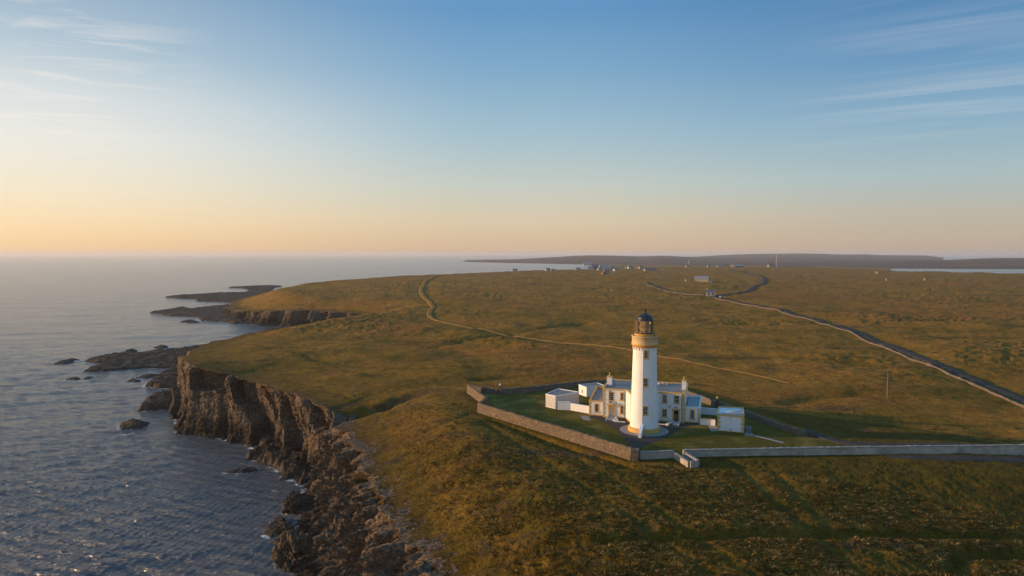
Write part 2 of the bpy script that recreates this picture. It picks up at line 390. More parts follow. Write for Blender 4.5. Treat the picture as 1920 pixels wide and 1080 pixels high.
def land_mat():
    m, N, L, B = new_mat('moor_grass'); t = N.new('ShaderNodeTexCoord'); v = t.outputs['Object']
    big = n_noise(N, L, .007, 5, .6, v, .4); mid = n_noise(N, L, .045, 6, .65, v, .3); fine = n_noise(N, L, .55, 7, .72, v); tiny = n_noise(N, L, 3.2, 5, .7, v)
    dry = n_ramp(N, L, fine, [(.25, (.16, .078, .010)), (.5, (.28, .14, .019)), (.75, (.40, .21, .036))])
    olive = n_ramp(N, L, fine, [(.25, (.12, .066, .006)), (.5, (.22, .118, .011)), (.75, (.32, .176, .02))])
    lush_shade = n_ramp(N, L, fine, [(.25, (.045, .031, .003)), (.5, (.095, .063, .005)), (.75, (.155, .10, .008))])
    rust = n_ramp(N, L, fine, [(.25, (.16, .07, .010)), (.75, (.36, .168, .028))])
    heath = n_ramp(N, L, fine, [(.25, (.05, .03, .008)), (.75, (.15, .085, .02))])
    c = n_mix(N, L, n_map(N, L, mid, .44, .56), olive, dry)
    c = n_mix(N, L, n_map(N, L, n_math(N, L, 'ADD', n_math(N, L, 'MULTIPLY', big, .75), n_math(N, L, 'MULTIPLY', mid, .3)), .52, .60), c, rust)
    stv = N.new('ShaderNodeMapping'); stv.inputs['Scale'].default_value = (.016, .06, 1); L.new(v, stv.inputs[0])
    hn = n_noise(N, L, 1.0, 7, .7, stv.outputs[0], .5)
    c = n_mix(N, L, n_math(N, L, 'MULTIPLY', n_map(N, L, hn, .56, .64), .7), c, heath)
    c = n_mix(N, L, n_attr(N, 'lush_shade'), c, lush_shade)  # green turf colour; on the sward strips it also stands in for shade
    c = n_mix(N, L, n_attr(N, 'bare'), c, n_ramp(N, L, fine, [(.3, (.05, .03, .016)), (.7, (.15, .09, .045))]))
    c6 = n_noise(N, L, .17, 6, .7, v, .6); c = n_mix(N, L, .45, c, n_ramp(N, L, c6, [(.34, (.5, .5, .5)), (.5, (.95, .95, .95)), (.66, (1.3, 1.28, 1.2))]), 'MULTIPLY')
    c = n_mix(N, L, .5, c, n_ramp(N, L, tiny, [(.3, (.45, .45, .45)), (.7, (1.35, 1.35, 1.35))]), 'MULTIPLY')
    rc, rh = rock_nodes(N, L, v)
    rk = n_map(N, L, n_math(N, L, 'ADD', n_attr(N, 'rock'), n_math(N, L, 'MULTIPLY', n_math(N, L, 'SUBTRACT', fine, .5), 1.5)), .46, .54)
    w = n_attr(N, 'wet'); rc = n_mix(N, L, n_math(N, L, 'MULTIPLY', w, .75), rc, (.014, .011, .009))
    c = n_mix(N, L, rk, c, rc)
    L.new(c, B.inputs['Base Color']); B.inputs['Roughness'].default_value = .95; B.inputs['Specular IOR Level'].default_value = .08
    h = n_math(N, L, 'ADD', n_math(N, L, 'ADD', n_math(N, L, 'MULTIPLY', fine, .8), n_math(N, L, 'MULTIPLY', tiny, .25)), n_math(N, L, 'MULTIPLY', c6, 1.6))
    hm = N.new('ShaderNodeMix'); hm.data_type = 'FLOAT'; L.new(rk, hm.inputs[0]); L.new(h, hm.inputs[2]); L.new(n_math(N, L, 'MULTIPLY', rh, .32), hm.inputs[3])
    n_bump(N, L, B, hm.outputs[0], 1.0, .95); return m
M['land'] = land_mat()

def lawn_mat():
    m, N, L, B = new_mat('mown_grass'); v = n_obj(N, L); f = n_noise(N, L, 1.6, 7, .7, v); g = n_noise(N, L, .16, 4, .6, v)
    c = n_ramp(N, L, f, [(.25, (.045, .036, .004)), (.5, (.088, .068, .007)), (.75, (.15, .11, .013))])
    c = n_mix(N, L, n_map(N, L, g, .48, .66), c, n_mix(N, L, .6, c, (.22, .16, .04)))
    L.new(c, B.inputs['Base Color']); B.inputs['Roughness'].default_value = .95; B.inputs['Specular IOR Level'].default_value = .08
    n_bump(N, L, B, f, .5, .15); return m
M['lawn'] = lawn_mat()

def sea_mat():
    m, N, L, B = new_mat('sea_water'); t = N.new('ShaderNodeTexCoord'); v = t.outputs['Object']
    mpn = N.new('ShaderNodeMapping'); mpn.inputs['Scale'].default_value = (.65, 1.15, 1); mpn.inputs['Rotation'].default_value = (0, 0, R(14)); L.new(v, mpn.inputs[0])
    a = n_noise(N, L, 1.1, 7, .7, mpn.outputs[0], .8); b = n_noise(N, L, .11, 4, .55, mpn.outputs[0], .4); d = n_noise(N, L, .02, 3, .5, mpn.outputs[0])
    foam = n_attr(N, 'foam'); fn = n_noise(N, L, .55, 7, .72, v, 1.2)
    fm = n_map(N, L, n_math(N, L, 'ADD', foam, n_math(N, L, 'MULTIPLY', n_math(N, L, 'SUBTRACT', fn, .5), 2.4)), .84, 1.1)
    c = n_mix(N, L, fm, (.085, .093, .10), (.6, .6, .6))
    L.new(c, B.inputs['Base Color']); L.new(n_map(N, L, fm, 0, 1, .16, .8), B.inputs['Roughness'])
    B.inputs['IOR'].default_value = 1.333; B.inputs['Coat Weight'].default_value = 0
    e = n_noise(N, L, .33, 5, .6, mpn.outputs[0], .6)
    h = n_math(N, L, 'ADD', n_math(N, L, 'ADD', n_math(N, L, 'MULTIPLY', a, .5), n_math(N, L, 'MULTIPLY', e, .65)), n_math(N, L, 'ADD', n_math(N, L, 'MULTIPLY', b, 1.7), n_math(N, L, 'MULTIPLY', d, 2.0)))
    n_bump(N, L, B, h, 1.0, 1.0); return m
M['sea'] = sea_mat()
def hill_mat():
    m, N, L, B = new_mat('far_hill_moor'); v = n_obj(N, L); f = n_noise(N, L, .004, 6, .65, v)
    c = n_ramp(N, L, f, [(.3, (.075, .058, .042)), (.7, (.16, .12, .085))]); L.new(c, B.inputs['Base Color'])
    B.inputs['Roughness'].default_value = 1; B.inputs['Specular IOR Level'].default_value = 0; return m
M['hill'] = hill_mat()
def blade_mat():
    m, N, L, B = new_mat('grass_blade'); t = n_attr(N, 'tone')
    c = n_ramp(N, L, t, [(0, (.045, .032, .004)), (.4, (.10, .065, .008)), (.7, (.27, .165, .04)), (1, (.5, .325, .115))])
    L.new(c, B.inputs['Base Color']); B.inputs['Roughness'].default_value = .8; B.inputs['Specular IOR Level'].default_value = .1
    tl = N.new('ShaderNodeBsdfTranslucent'); L.new(c, tl.inputs[0]); mx = N.new('ShaderNodeMixShader'); mx.inputs[0].default_value = .4
    L.new(B.outputs[0], mx.inputs[1]); L.new(tl.outputs[0], mx.inputs[2]); L.new(mx.outputs[0], N['Material Output'].inputs['Surface'])
    return m
M['blade'] = blade_mat()
def glass_mat():
    m, N, L, B = new_mat('lantern_glass'); o = N['Material Output']
    tr = N.new('ShaderNodeBsdfTransparent'); tr.inputs[0].default_value = (.93, .95, .94, 1); gl = N.new('ShaderNodeBsdfGlossy'); gl.inputs['Roughness'].default_value = .03
    fr = N.new('ShaderNodeFresnel'); fr.inputs[0].default_value = 1.5; mx = N.new('ShaderNodeMixShader')
    L.new(n_math(N, L, 'ADD', fr.outputs[0], .06), mx.inputs[0]); L.new(tr.outputs[0], mx.inputs[1]); L.new(gl.outputs[0], mx.inputs[2]); L.new(mx.outputs[0], o.inputs['Surface'])
    return m
M['glass'] = glass_mat()
M['lens'] = plain('fresnel_lens', (.34, .26, .17), .12, .35, 5, spec=.8)

# ------------------------------------------------------------------ plan of the coast (x, y, lip height, foot offset)
LIP = [(-2, -60, -2, 9), (-4, -10, -2.5, 9), (-4, 20, -3, 9), (-4.5, 45, -3.2, 9)]
def _l(px, py, z, w): x, y = at(px, py, z); LIP.append((x, y, z, w))
for q in [(815, 1078, -3.4, 10), (775, 1030, -3.6, 10.5), (742, 985, -3.6, 10), (714, 935, -3.2, 9.5), (690, 885, -2.8, 9), (668, 842, -2.4, 8.5),
          (650, 810, -2.2, 7.5), (634, 786, -2.4, 6), (626, 775, -2.1, 4), (612, 767, -1.6, 3), (590, 758, -1.2, 2.5), (558, 744, -1.0, 2.5), (520, 729, -1.0, 2), (470, 714, -1.2, 2),
          (420, 703, -.4, 2), (380, 691, .5, 2), (354, 681, 1.0, 2), (346, 668, .2, 2.5), (364, 655, -1.2, 3), (400, 641, -2.2, 4), (440, 633, -3, 4), (480, 626.5, -3.5, 4),
          (520, 620, -4, 4), (560, 612.5, -4.2, 4), (600, 606, -4.6, 4), (650, 600, -5.2, 4), (684, 597, -6.5, 3), (694, 591.5, -6.4, 3), (662, 588, -6.2, 3), (630, 585.5, -6, 3), (590, 583, -6, 3),
          (550, 582.5, -6, 3), (500, 584, -7.5, 5), (466, 584, -8.6, 6), (440, 579.5, -10.6, 8), (433, 571, -11.2, 9), (452, 560.5, -10.6, 9), (500, 548, -9.4, 8), (545, 538.5, -8, 8), (600, 532, -7, 7), (660, 526.5, -5.5, 6),
          (740, 520.5, -3.5, 5), (815, 515, -1.5, 5)]: _l(*q)
LIP += [(-70, 1130, -2, 6), (20, 1290, -2.5, 8), (150, 1480, -4, 10), (290, 1900, -7, 20), (390, 2500, -10, 30), (410, 2900, -12, 40)]
LIPS = smooth_poly(LIP, 5)
LXY = [(p[0], p[1]) for p in LIPS]; LZ = np.array([p[2] for p in LIPS]); LW = np.array([p[3] for p in LIPS])
LAND_POLY = LXY + [(1500, 2700), (940, 1700), (925, 1400), (905, 1240), (1100, 1150), (2500, 1100), (2500, -60)]
LAKE = [(940, 1700), (925, 1400), (905, 1240), (1100, 1150), (2500, 1100)]

W_TOP = 1.72
MAINW = ats([(878, 721), (912, 745), (898, 756), (1040, 797), (1185.5, 840)], W_TOP)      # seaward rubble wall
BACKW1 = ats([(882, 722.5), (905, 726), (933, 729)], 1.15)
BACKW2 = ats([(938, 729.5), (1000, 724), (1100, 713.5), (1180, 711), (1240, 718.5), (1290, 733), (1343, 752)], 1.15)
RIGHTW = ats([(1347, 753.5), (1400, 771), (1460, 793), (1512, 808)], .95)
COMPOUND = [MAINW[0], MAINW[1], MAINW[2], MAINW[3], MAINW[4], (18.2, 96.4), (50.5, 98.8), (51, 104.5)] + [RIGHTW[3], RIGHTW[2], RIGHTW[1], RIGHTW[0]] + BACKW2[::-1]

TRACK = ats([(822, 516), (806, 523), (795, 532), (790, 545), (795, 555), (805, 565), (812, 575), (806, 586), (809, 594), (835, 603), (900, 617), (970, 629), (1050, 640.5), (1150, 653), (1235, 668), (1300, 681), (1380, 695.5), (1440, 707), (1482, 717)])
ROAD = ats([(1213, 530.5), (1230, 539), (1262, 545.5), (1300, 551), (1335, 556.5), (1372, 565), (1450, 580), (1520, 597), (1600, 622), (1700, 661), (1800, 700.5), (1870, 728), (1930, 753), (2040, 800)])
BRANCH = ats([(1340, 557), (1368, 553), (1398, 546), (1420, 537.5), (1433, 529), (1431, 522), (1420, 517), (1402, 513), (1385, 509.5), (1368, 506)])
DITCH = [ats(q, zq) for q, zq in (([(690, 1008, -1), (820, 1014, -.6), (1000, 1016, -.3), (1150, 1017, -.4), (1300, 1018, -.9), (1600, 1020, -2.0), (1920, 1023, -2.9), (2100, 1025, -3)], 0), ([(1792, 1095), (1796, 1066), (1830, 1058), (1930, 1055)], -2.6),
         ([(925, 788), (1010, 820), (1100, 850), (1172, 872)], 0))]
RUTS = [ats(q) for q in ([(905, 795), (1000, 850), (1100, 915), (1200, 982), (1340, 1085)], [(955, 800), (1085, 860), (1190, 925), (1300, 1000), (1420, 1085)],
        [(1385, 875), (1450, 930), (1530, 990), (1640, 1080)], [(1450, 880), (1520, 945), (1600, 1020)], [(480, 652), (560, 668), (650, 684), (760, 692), (880, 690)], [(440, 640), (520, 655), (600, 676), (700, 703)], [(905, 752), (892, 770), (860, 790), (800, 806)])]
FARDITCH = [ats(q) for q in ([(1136, 525), (1165, 525.5), (1200, 526)], [(1340, 526.5), (1380, 527.5), (1425, 528)], [(900, 712), (960, 707), (1040, 705), (1100, 706), (1180, 700)], [(1480, 755), (1540, 745), (1620, 740)], [(820, 648), (900, 636), (960, 627), (1040, 612), (1100, 605)],)]
SHADED_SWARD = [ats([(1345, 755), (1480, 772), (1640, 792), (1920, 828), (2100, 842), (2100, 850), (1920, 836), (1600, 834), (1512, 808)]), ats([(1190, 866), (1320, 886), (1500, 895), (1700, 912), (1920, 945), (2100, 960), (2100, 858), (1920, 850), (1260, 857)])]  # strips of short green grass, coloured darker to stand in for shade
GULLY = ats([(600, 784), (650, 775), (705, 767), (755, 757), (815, 747)], -1.5)

def base_land(x, y):
    """height of the moor before the coast is cut into it, without the small tussocks"""
    D = np.hypot(x, y)
    wild = sstep(8, 40, np.hypot(x - 24, (y - 118) * .8) - 26)
    z = wild * (fb2(x / 38, y / 38, 3, 11) * 1.5 + fb2(x / 13, y / 10, 3, 31) * .5)
    far = sstep(180, 700, D)
    z = z + far * fb2(x / 160, y / 120, 3, 21) * 2.4
    z = z - .055 * np.maximum(x - 22, 0) * sstep(0, 16, 93 - y)                 # foreground falls away to the right
    z = z + 1.0 * np.exp(-((x + 12) / 10) ** 2 - ((y - 104) / 22) ** 2)          # grassy crest seaward of the wall
    z = z - 5.0 * np.exp(-((x - 85) / 34) ** 2) * 0
    z = z - 15 * sstep(1550, 2300, D)
    lk = seg_dist(x, y, LAKE); z = z - 14 * (1 - sstep(0, 260, lk)) * (D > 800)
    return z
def land_info(x, y):
    d, pos = seg_dist(x, y, LXY, True); ins = inside(x, y, LAND_POLY)
    zl = np.interp(pos, np.arange(len(LZ)), LZ); w = np.interp(pos, np.arange(len(LW)), LW)
    return np.where(ins, d, -d), zl, w, pos
def tussock(x, y, sd):
    """small relief: hummocky tussocks outside the mown compound"""
    D = np.hypot(x, y)
    a = sstep(150, 60, D) * .28 + .05
    r = 1 - np.abs(fb2(x / 1.5, y / 1.15, 3, 41)) * 2.2
    r2 = fb2(x / 4.2, y / 3.4, 3, 51)
    return a * (r * .5 + r2 * .9) + sstep(100, 300, D) * (.2 + .9 * sstep(-.1, .4, fb2(x / 130, y / 80, 3, 65))) * ((1 - np.abs(fb2(x / 21, y / 9, 4, 61, .6)) * 2.4) * .7 + sstep(900, 350, D) * (1 - np.abs(fb2(x / 6, y / 4, 3, 63)) * 2.4) * .5 + sstep(420, 200, D) * fb2(x / 2.6, y / 2.0, 2, 64) * .3)
def land_height(x, y, full=True):
    sd, zl, w, pos = land_info(x, y); D = np.hypot(x, y)
    z = base_land(x, y); Rb = np.clip(14 + D * .045, 9, 60)
    e = sstep(0, 1, np.clip(sd / Rb, 0, 1)); z = zl * (1 - e) + z * e
    gd, gp = seg_dist(x, y, GULLY, True)
    z = z - np.clip(4.4 * (1 - gp / 4.0), 0, 5) * np.exp(-(gd / (2.0 + fb2(x / 5, y / 5, 2, 19) * 1.4)) ** 2)
    comp = inside(x, y, COMPOUND); cd = seg_dist(x, y, COMPOUND + COMPOUND[:1]); cd = np.where(comp, 0, cd)
    mow = sstep(.3, 3.5, cd)
    if full:
        rd = np.minimum(np.minimum(seg_dist(x, y, ROAD), seg_dist(x, y, TRACK)), seg_dist(x, y, BRANCH)); rd = .15 + .85 * sstep(1.5, 9 + D * .012, rd)
        z = z * sstep(-.5, 9, cd) + tussock(x, y, sd) * mow * rd
        k = sstep(250, 100, D)
        for q in DITCH: z = z - 1.0 * np.exp(-(seg_dist(x, y, q) / .95) ** 2) * mow
        for q in RUTS: z = z - .12 * np.exp(-(seg_dist(x, y, q) / .8) ** 2) * mow
        for q in FARDITCH: z = z - .7 * np.exp(-(seg_dist(x, y, q) / (1.6 + .004 * D)) ** 2)
        for q, wd in ((TRACK, 2.2), (ROAD, 3.0), (BRANCH, 5.0)):
            m = np.exp(-(seg_dist(x, y, q) / (wd + .002 * D)) ** 2); z = z - .12 * m
    return z, sd, zl, w, mow

# ------------------------------------------------------------------ land sheet
def rim_rock(x, y, sd):
    n = sstep(140, 118, y); gd, gp = seg_dist(x.ravel(), y.ravel(), GULLY, True); gr = (.75 * np.exp(-(gd / 3.2) ** 2) * sstep(2.4, .8, gp)).reshape(x.shape); return gr + (.5 + .16 * n) * np.exp(-np.clip(sd, 0, None) / (2.2 + 3.6 * n)) + n * .3 * fb2(x / 5, y / 2.5, 4, 17) * np.exp(-np.clip(sd, 0, None) / 9)
def land_sheet():
    pxs = np.concatenate([np.arange(-900, -60, 24), np.arange(-60, 1985, 1.75), np.arange(1990, 3000, 24)])
    ys = np.concatenate([np.arange(1700, 1120, -14), np.arange(1120, 640, -1.55), np.arange(640, 500, -1.1), np.arange(500, 489.5, -.45)])
    Dd = CAM_H * FPX / (ys - 476.5)
    D, PX = np.meshgrid(Dd, pxs, indexing='ij'); x = D * (PX - 960) / FPX; y = D
    sh = x.shape; x = x.ravel(); y = y.ravel()
    z, sd, zl, w, mow = land_height(x, y)
    D = np.hypot(x, y)
    near = y < 985
    # strip country near the lip is handed over to the cliff mesh; farther coast slopes into the sea
    out = np.clip(-sd, 0, None)
    z = np.where(sd < 0, np.where(near, z - out * 3, zl - (zl - SEA_Z + 3) * np.clip(out / (w + 2), 0, 1)), z)
    z = np.where(~inside(x, y, LAND_POLY) & (x > 600) & (D > 900), np.minimum(z, SEA_Z - 1 + 6 * np.exp(-seg_dist(x, y, LAKE) / 40)), z)
    keep = np.where(near, sd > 3.6, sd > -(w + 3)) | ((x > 600) & (D > 900))
    lush_shade = 1 - mow
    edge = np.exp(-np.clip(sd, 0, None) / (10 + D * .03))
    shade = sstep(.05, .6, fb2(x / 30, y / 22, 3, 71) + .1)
    lush_shade = np.maximum(lush_shade, edge * .75 * sstep(500, 150, D)); lush_shade = np.maximum(lush_shade, .7 * shade * sstep(330, 140, D) * (x < 10))
    lush_shade = np.maximum(lush_shade, .45 * sstep(.0, .5, fb2(x / 45, y / 30, 3, 75)) * sstep(700, 200, D))
    for q in RUTS + DITCH: lush_shade = np.maximum(lush_shade, .65 * np.exp(-(seg_dist(x, y, q) / 1.2) ** 2))
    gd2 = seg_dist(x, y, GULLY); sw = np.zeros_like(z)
    for q in SHADED_SWARD: sw = np.maximum(sw, np.where(inside(x, y, q), sstep(0, 1.5, seg_dist(x, y, q + q[:1])), 0))
    lush_shade = np.maximum(lush_shade, .95 * sw); lush_shade = np.maximum(lush_shade, (.55 + .4 * sstep(-.3, .3, fb2(x / 9, y / 7, 3, 85))) * sstep(125, 95, D) * sstep(3, 12, sd) * mow)
    bare = .85 * sstep(.02, .2, fb2(x / 9, y / 3.5, 4, 81) + .35 * np.exp(-np.clip(sd, 0, None) / 3.5)) * np.exp(-np.clip(sd - 2, 0, None) / (3 + .02 * D)) * (D < 330)
    bare = np.maximum(bare, .5 * sstep(.14, .32, fb2(x / 9, y / 4, 4, 83)) * sstep(34, 12, sd) * (y < 135))
    bare = np.where(sw > 0, bare * (1 - sw), bare); bare = np.maximum(bare, .7 * sstep(.36, .46, fb2(x / 26, y / 10, 4, 91)) * (D > 60))
    wet = np.zeros_like(z); rock = np.where(sd < 0, 1.0, rim_rock(x, y, sd)) * np.where(near, 1, np.clip(-sd / 3, 0, 1) + .2 * (sd > 0))
    rock = np.where((sd >= 0) & (~near), 0, rock)
    bare = np.maximum(bare, .7 * np.exp(-(gd2 / 2.6) ** 2))  # bare earth down the gully, its dark colour standing in for shadow
    V = np.stack([x, y, z], 1); F = grid_faces(*sh, keep=keep)
    V, F, A = compact(V, F, dict(lush_shade=lush_shade, rock=rock, wet=wet, bare=bare))
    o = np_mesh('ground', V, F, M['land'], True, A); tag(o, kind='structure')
land_sheet()

# ------------------------------------------------------------------ cliffs: a strip following the lip
def cliffs():
    P = np.array(LIPS); i1 = int(np.argmin(np.hypot(P[:, 0] + 110, P[:, 1] - 1000))) + 1
    P = P[:i1 + 1]
    # walk along with a step that grows with distance
    pts = [P[0]]; k = 0; cur = P[0].copy()
    seg = np.linalg.norm(np.diff(P[:, :2], axis=0), axis=1); cum = np.concatenate([[0], np.cumsum(seg)]); s = 0; S = []
    while s < cum[-1]:
        S.append(s); q = np.array([np.interp(s, cum, P[:, j]) for j in range(2)]); s += max(.30, .0016 * np.hypot(*q)) if q[1] > 50 else 1.5
    S = np.array(S); X = np.stack([np.interp(S, cum, P[:, j]) for j in range(4)], 1); n = len(S)
    # smoothed normals (sea is on the left when walking away)
    wnd = 9; ker = np.hanning(2 * wnd + 3)[1:-1]; ker /= ker.sum()
    pad = lambda a: np.concatenate([np.full(wnd, a[0]), a, np.full(wnd, a[-1])])
    T = np.gradient(X[:, :2], axis=0); T /= np.linalg.norm(T, axis=1)[:, None] + 1e-9
    T = np.stack([np.convolve(pad(T[:, j]), ker, 'valid') for j in (0, 1)], 1); T /= np.linalg.norm(T, axis=1)[:, None] + 1e-9
    Nn = np.stack([-T[:, 1], T[:, 0]], 1)
    ins = np.array([-9.5, -7.5, -6.2, -5.2, -4.2, -3.2, -2.4, -1.8, -1.3, -.9, -.5, -.2]); nf = 84
    vf = np.linspace(0, 1, nf); off = np.concatenate([ins, np.zeros(nf)]); fv = np.concatenate([np.zeros(len(ins)), vf])
    U = np.repeat(S[:, None], len(off), 1); OFF = np.repeat(off[None], n, 0); FV = np.repeat(fv[None], n, 0)
    wob = (fb2(S / 9, S * 0, 2, 77) * 2.4 + fb2(S / 3, S * 0 + .5, 2, 78) * .5) * np.where(X[:, 1] > 50, 1, 0)
    X[:, :2] += Nn * wob[:, None]
    D0 = np.hypot(X[:, 0], X[:, 1])[:, None]
    W = X[:, 3:4]; nearw = sstep(138, 118, X[:, 1])[:, None] + 0 * FV
    prof = np.where(nearw > .5, .10 * FV + .55 * FV ** 1.5 + .35 * FV ** 3, .25 * FV ** .7 + .75 * FV ** 2.2)
    zl = X[:, 2:3]; Z = zl + (SEA_Z - 2.2 - zl) * np.where(nearw > .5, .25 * FV + .75 * FV ** 1.15, FV)
    O = OFF + prof * W
    bx = X[:, 0:1] + Nn[:, 0:1] * O; by = X[:, 1:2] + Nn[:, 1:2] * O
    # rock form
    amt = sstep(.0, np.where(nearw > .5, .10, .07), FV); sc = np.clip(D0 / 150, .8, 2.4)
    zz = Z
    def slabs(u, per, seed):
        # each slab swings out towards the next, then breaks back: one face turned from the sun, one lit edge
        q = u / per + pn2(u / (per * 4), u * 0 + seed, seed) * .9; i = np.floor(q); f = q - i; hsh = _CR[(i.astype(np.int64) * 7 + seed * 31) & 255]
        w = .55 + .25 * hsh[..., 1]; return (.35 + .9 * hsh[..., 0]) * np.where(f < w, f / w, np.clip(1 - (f - w) / (1 - w) * .10, 0, 1)) - .3 + (hsh[..., 2] - .5) * .5
    g0 = fb3(bx / 7, by / 7, zz / 7, 2, 34)
    ul = U + zz * .16 + pn2(zz * .12, U * .02, 3) * .8
    b1 = slabs(ul, 6.0 * sc, 5) * 4.4 + slabs(ul + zz * .1, 2.2 * sc, 8) * 1.35
    bn = slabs(ul + g0 * 1.5, 4.4, 23) * 4.0 + slabs(ul + zz * .2 + g0, 1.7, 27) * 1.3 - .6
    b2 = (1 - np.abs(pn2(U / (2.9 * sc), zz * .03, 6)) * 2) * .35
    c1, e1 = cell3(bx / (2.1 * sc), by / (2.1 * sc), zz / (13.0 - 4.0 * nearw), 1)
    c2, e2 = cell3(bx / (.9 * sc), by / (.9 * sc), zz / (4.2 - 1.2 * nearw), 2)
    c3, e3 = cell3(bx / .5, by / .5, zz / .45, 3)
    ledn = nearw * .5
    led = (1 - ledn) * pn2(zz * .75 + U * .02, U * .03, 9) * .5 + pn2(zz * 2.1, U * .06, 10) * .22
    bq = (zz + U * .035 + pn2(U / 9, zz * .1, 21) * .5) / (.55 + .5 * nearw); bi = np.floor(bq).astype(np.int64)
    beds = (_CR[(bi * 13 + np.floor(U / 5.0).astype(np.int64) * 5) & 255][..., 1] - .5) * sstep(0, .12, bq - bi)
    crack = sstep(.62, .8, e1) * .7 + sstep(.62, .8, e2) * .4
    g = fb3(bx / 5.5, by / 5.5, zz / 5.5, 3, 4)
    disp = amt * np.where(nearw > .5, bn + (c1 - .5) * 1.7 + (c2 - .5) * 1.1 + g * 1.4 + led * .6, b1 + b2 + (c1 - .45) * .5 + (c2 - .5) * .3 + led * .2 + g * .3 - 2.0) + amt * (c3 - .5) * (.3 + .3 * nearw)
    # a talus of broken blocks spreading at the foot
    disp = disp + amt * (beds * (.3 + .1 * nearw) - crack * (.45 + .3 * nearw))
    disp = disp + sstep(.70, 1, FV) * (1.0 + 2.0 * np.clip(g + .2, 0, 1)) * nearw + sstep(.62, .9, FV) * (.3 + 1.8 * np.clip(g + .1 + (c1 - .5) * .9, 0, 1)) * (1 - nearw)
    lipj = np.where(FV == 0, np.exp(OFF / 1.1), sstep(.2, .0, FV)) * (slabs(ul * 1.0, 3.1 * sc, 12) * 1.0 + (c2 - .5) * .5)
    disp = disp + lipj
    bx = bx + Nn[:, 0:1] * disp; by = by + Nn[:, 1:2] * disp
    Z = Z + amt * ((c1 - .5) * 1.5 * nearw + (c2 - .5) * .8 + g * .5) * (1 - FV)
    # turf on the inland margin follows the moor
    m = FV == 0
    zt, sd, _, _, _ = land_height(bx.ravel(), by.ravel()); zt = zt.reshape(bx.shape)
    zin = zt + .03 - .6 * sstep(-7, -9.5, OFF)
    Z = np.where(m, zin, Z); hand = sstep(.12, 0, FV) * (~m); Z = Z + hand * (zin[:, len(ins) - 1:len(ins)] - X[:, 2:3]) * .8
    rag = fb2(U / 5, U * 0 + .3, 3, 14)
    rock = np.where(m, rim_rock(bx, by, -OFF), .44 + 1.1 * sstep(-.06, np.where(nearw > .5, .24, .07), FV + fb2(bx / 4, by / 4 + zz / 3, 3, 16) * np.where(nearw > .5, .34, .12)))
    lush_shade = np.where(m, .7, .8) * np.ones_like(FV); wet = sstep(SEA_Z + 6.4 - 1.6 * nearw, SEA_Z + 2.4 - 1.0 * nearw, Z + g * 2.5)
    bare = np.maximum(.8 * sstep(.2, .4, fb2(bx / 5, by / 5, 3, 15) + .2 * amt), .55 * sstep(0, .03, FV))
    bare = np.where(m, np.maximum(bare, .5 * np.exp(OFF / 1.6)), bare)
    V = np.stack([bx.ravel(), by.ravel(), Z.ravel()], 1); F = grid_faces(n, len(off))[:, ::-1]
    o = np_mesh('cliff', V, F, M['land'], False, dict(rock=rock.ravel(), lush_shade=lush_shade.ravel(), wet=wet.ravel(), bare=bare.ravel()))
    tag(o, kind='structure')
    turf = (FV < .1).ravel(); o.data.polygons.foreach_set('use_smooth', turf[F].all(1))
cliffs()

# ------------------------------------------------------------------ shore rocks: shelves and stacks standing out of the sea
FOAM = []                                             # outlines that the swell breaks on
def shelf(outline_px, h, name, label, cat, group=None, steps=.5, rough=1.0, seed=1, res=None, wet=.6, dome=False):
    pts = ats(outline_px, SEA_Z); P = np.array(pts); c = P.mean(0); D = np.hypot(*c)
    FOAM.append(pts + pts[:1])
    res = res or max(.22, D * .0019); mg = 1.5 + res * 2
    xs = np.arange(P[:, 0].min() - mg, P[:, 0].max() + mg, res); ys = np.arange(P[:, 1].min() - mg, P[:, 1].max() + mg, res * 1.0)
    if len(ys) * len(xs) > 90000: ys = np.linspace(ys[0], ys[-1], int(90000 / len(xs)))
    y, x = np.meshgrid(ys, xs, indexing='ij'); sh = x.shape; x = x.ravel(); y = y.ravel()
    d = seg_dist(x, y, pts + pts[:1]); i = inside(x, y, pts); d = np.where(i, d, -d)
    d = d + fb2(x / 4, y / 4, 3, seed) * 1.2 * rough * min(1, D / 150 + .3)
    wmax = max(.8, d.max())
    t = np.clip((d + .35) / min(wmax, 3.2 if not dome else wmax), -1, 1); prof = np.where(t > 0, np.sqrt(np.clip(t, 0, 1)) if dome else sstep(0, .6, t) * .75 + .25 * t, t * 1.2)
    h = h * .7
    zr = h * prof + (fb2(x / 3.2, y / 3.2, 4, seed + 5) * .55 + (cell3(x / 2.2, y / 2.2, x * 0, seed)[0] - .5) * .5) * rough * np.clip(t * 2, 0, 1) * h * .6
    if steps: q = steps; f = zr / q; zr = np.where(zr > 0, q * (np.floor(f) + sstep(.55, 1, f - np.floor(f))) + (fb2(x * .9, y * .9, 2, seed) * .1), zr)
    keep = d > -mg * .7
    V = np.stack([x - c[0], y - c[1], zr - .12], 1); F = grid_faces(*sh, keep=keep)
    if len(F) == 0: return None
    V, F, A = compact(V, F, dict(wet=np.clip(sstep(1.3, .2, zr) + wet * .35, 0, 1)))
    o = np_mesh(name, V, F, M['rock'], True, A); o.location = (c[0], c[1], SEA_Z); o.data.polygons.foreach_set('use_smooth', np.zeros(len(F), bool))
    return tag(o, label, cat, group)
RS = 'rock shelves at the foot of the cliffs'
shelf([(156, 697), (168, 689), (203, 682), (180, 681), (155, 679), (176, 671), (222, 664), (243, 657), (256, 657), (262, 663), (285, 659), (332, 656), (366, 650), (400, 648), (395, 676), (350, 689), (316, 691), (267, 692), (233, 693), (194, 697)], 1.9, 'rock_shelf', 'long dark rock shelf with two prongs running out from the tip of the headland', 'rock shelf', RS, seed=2)
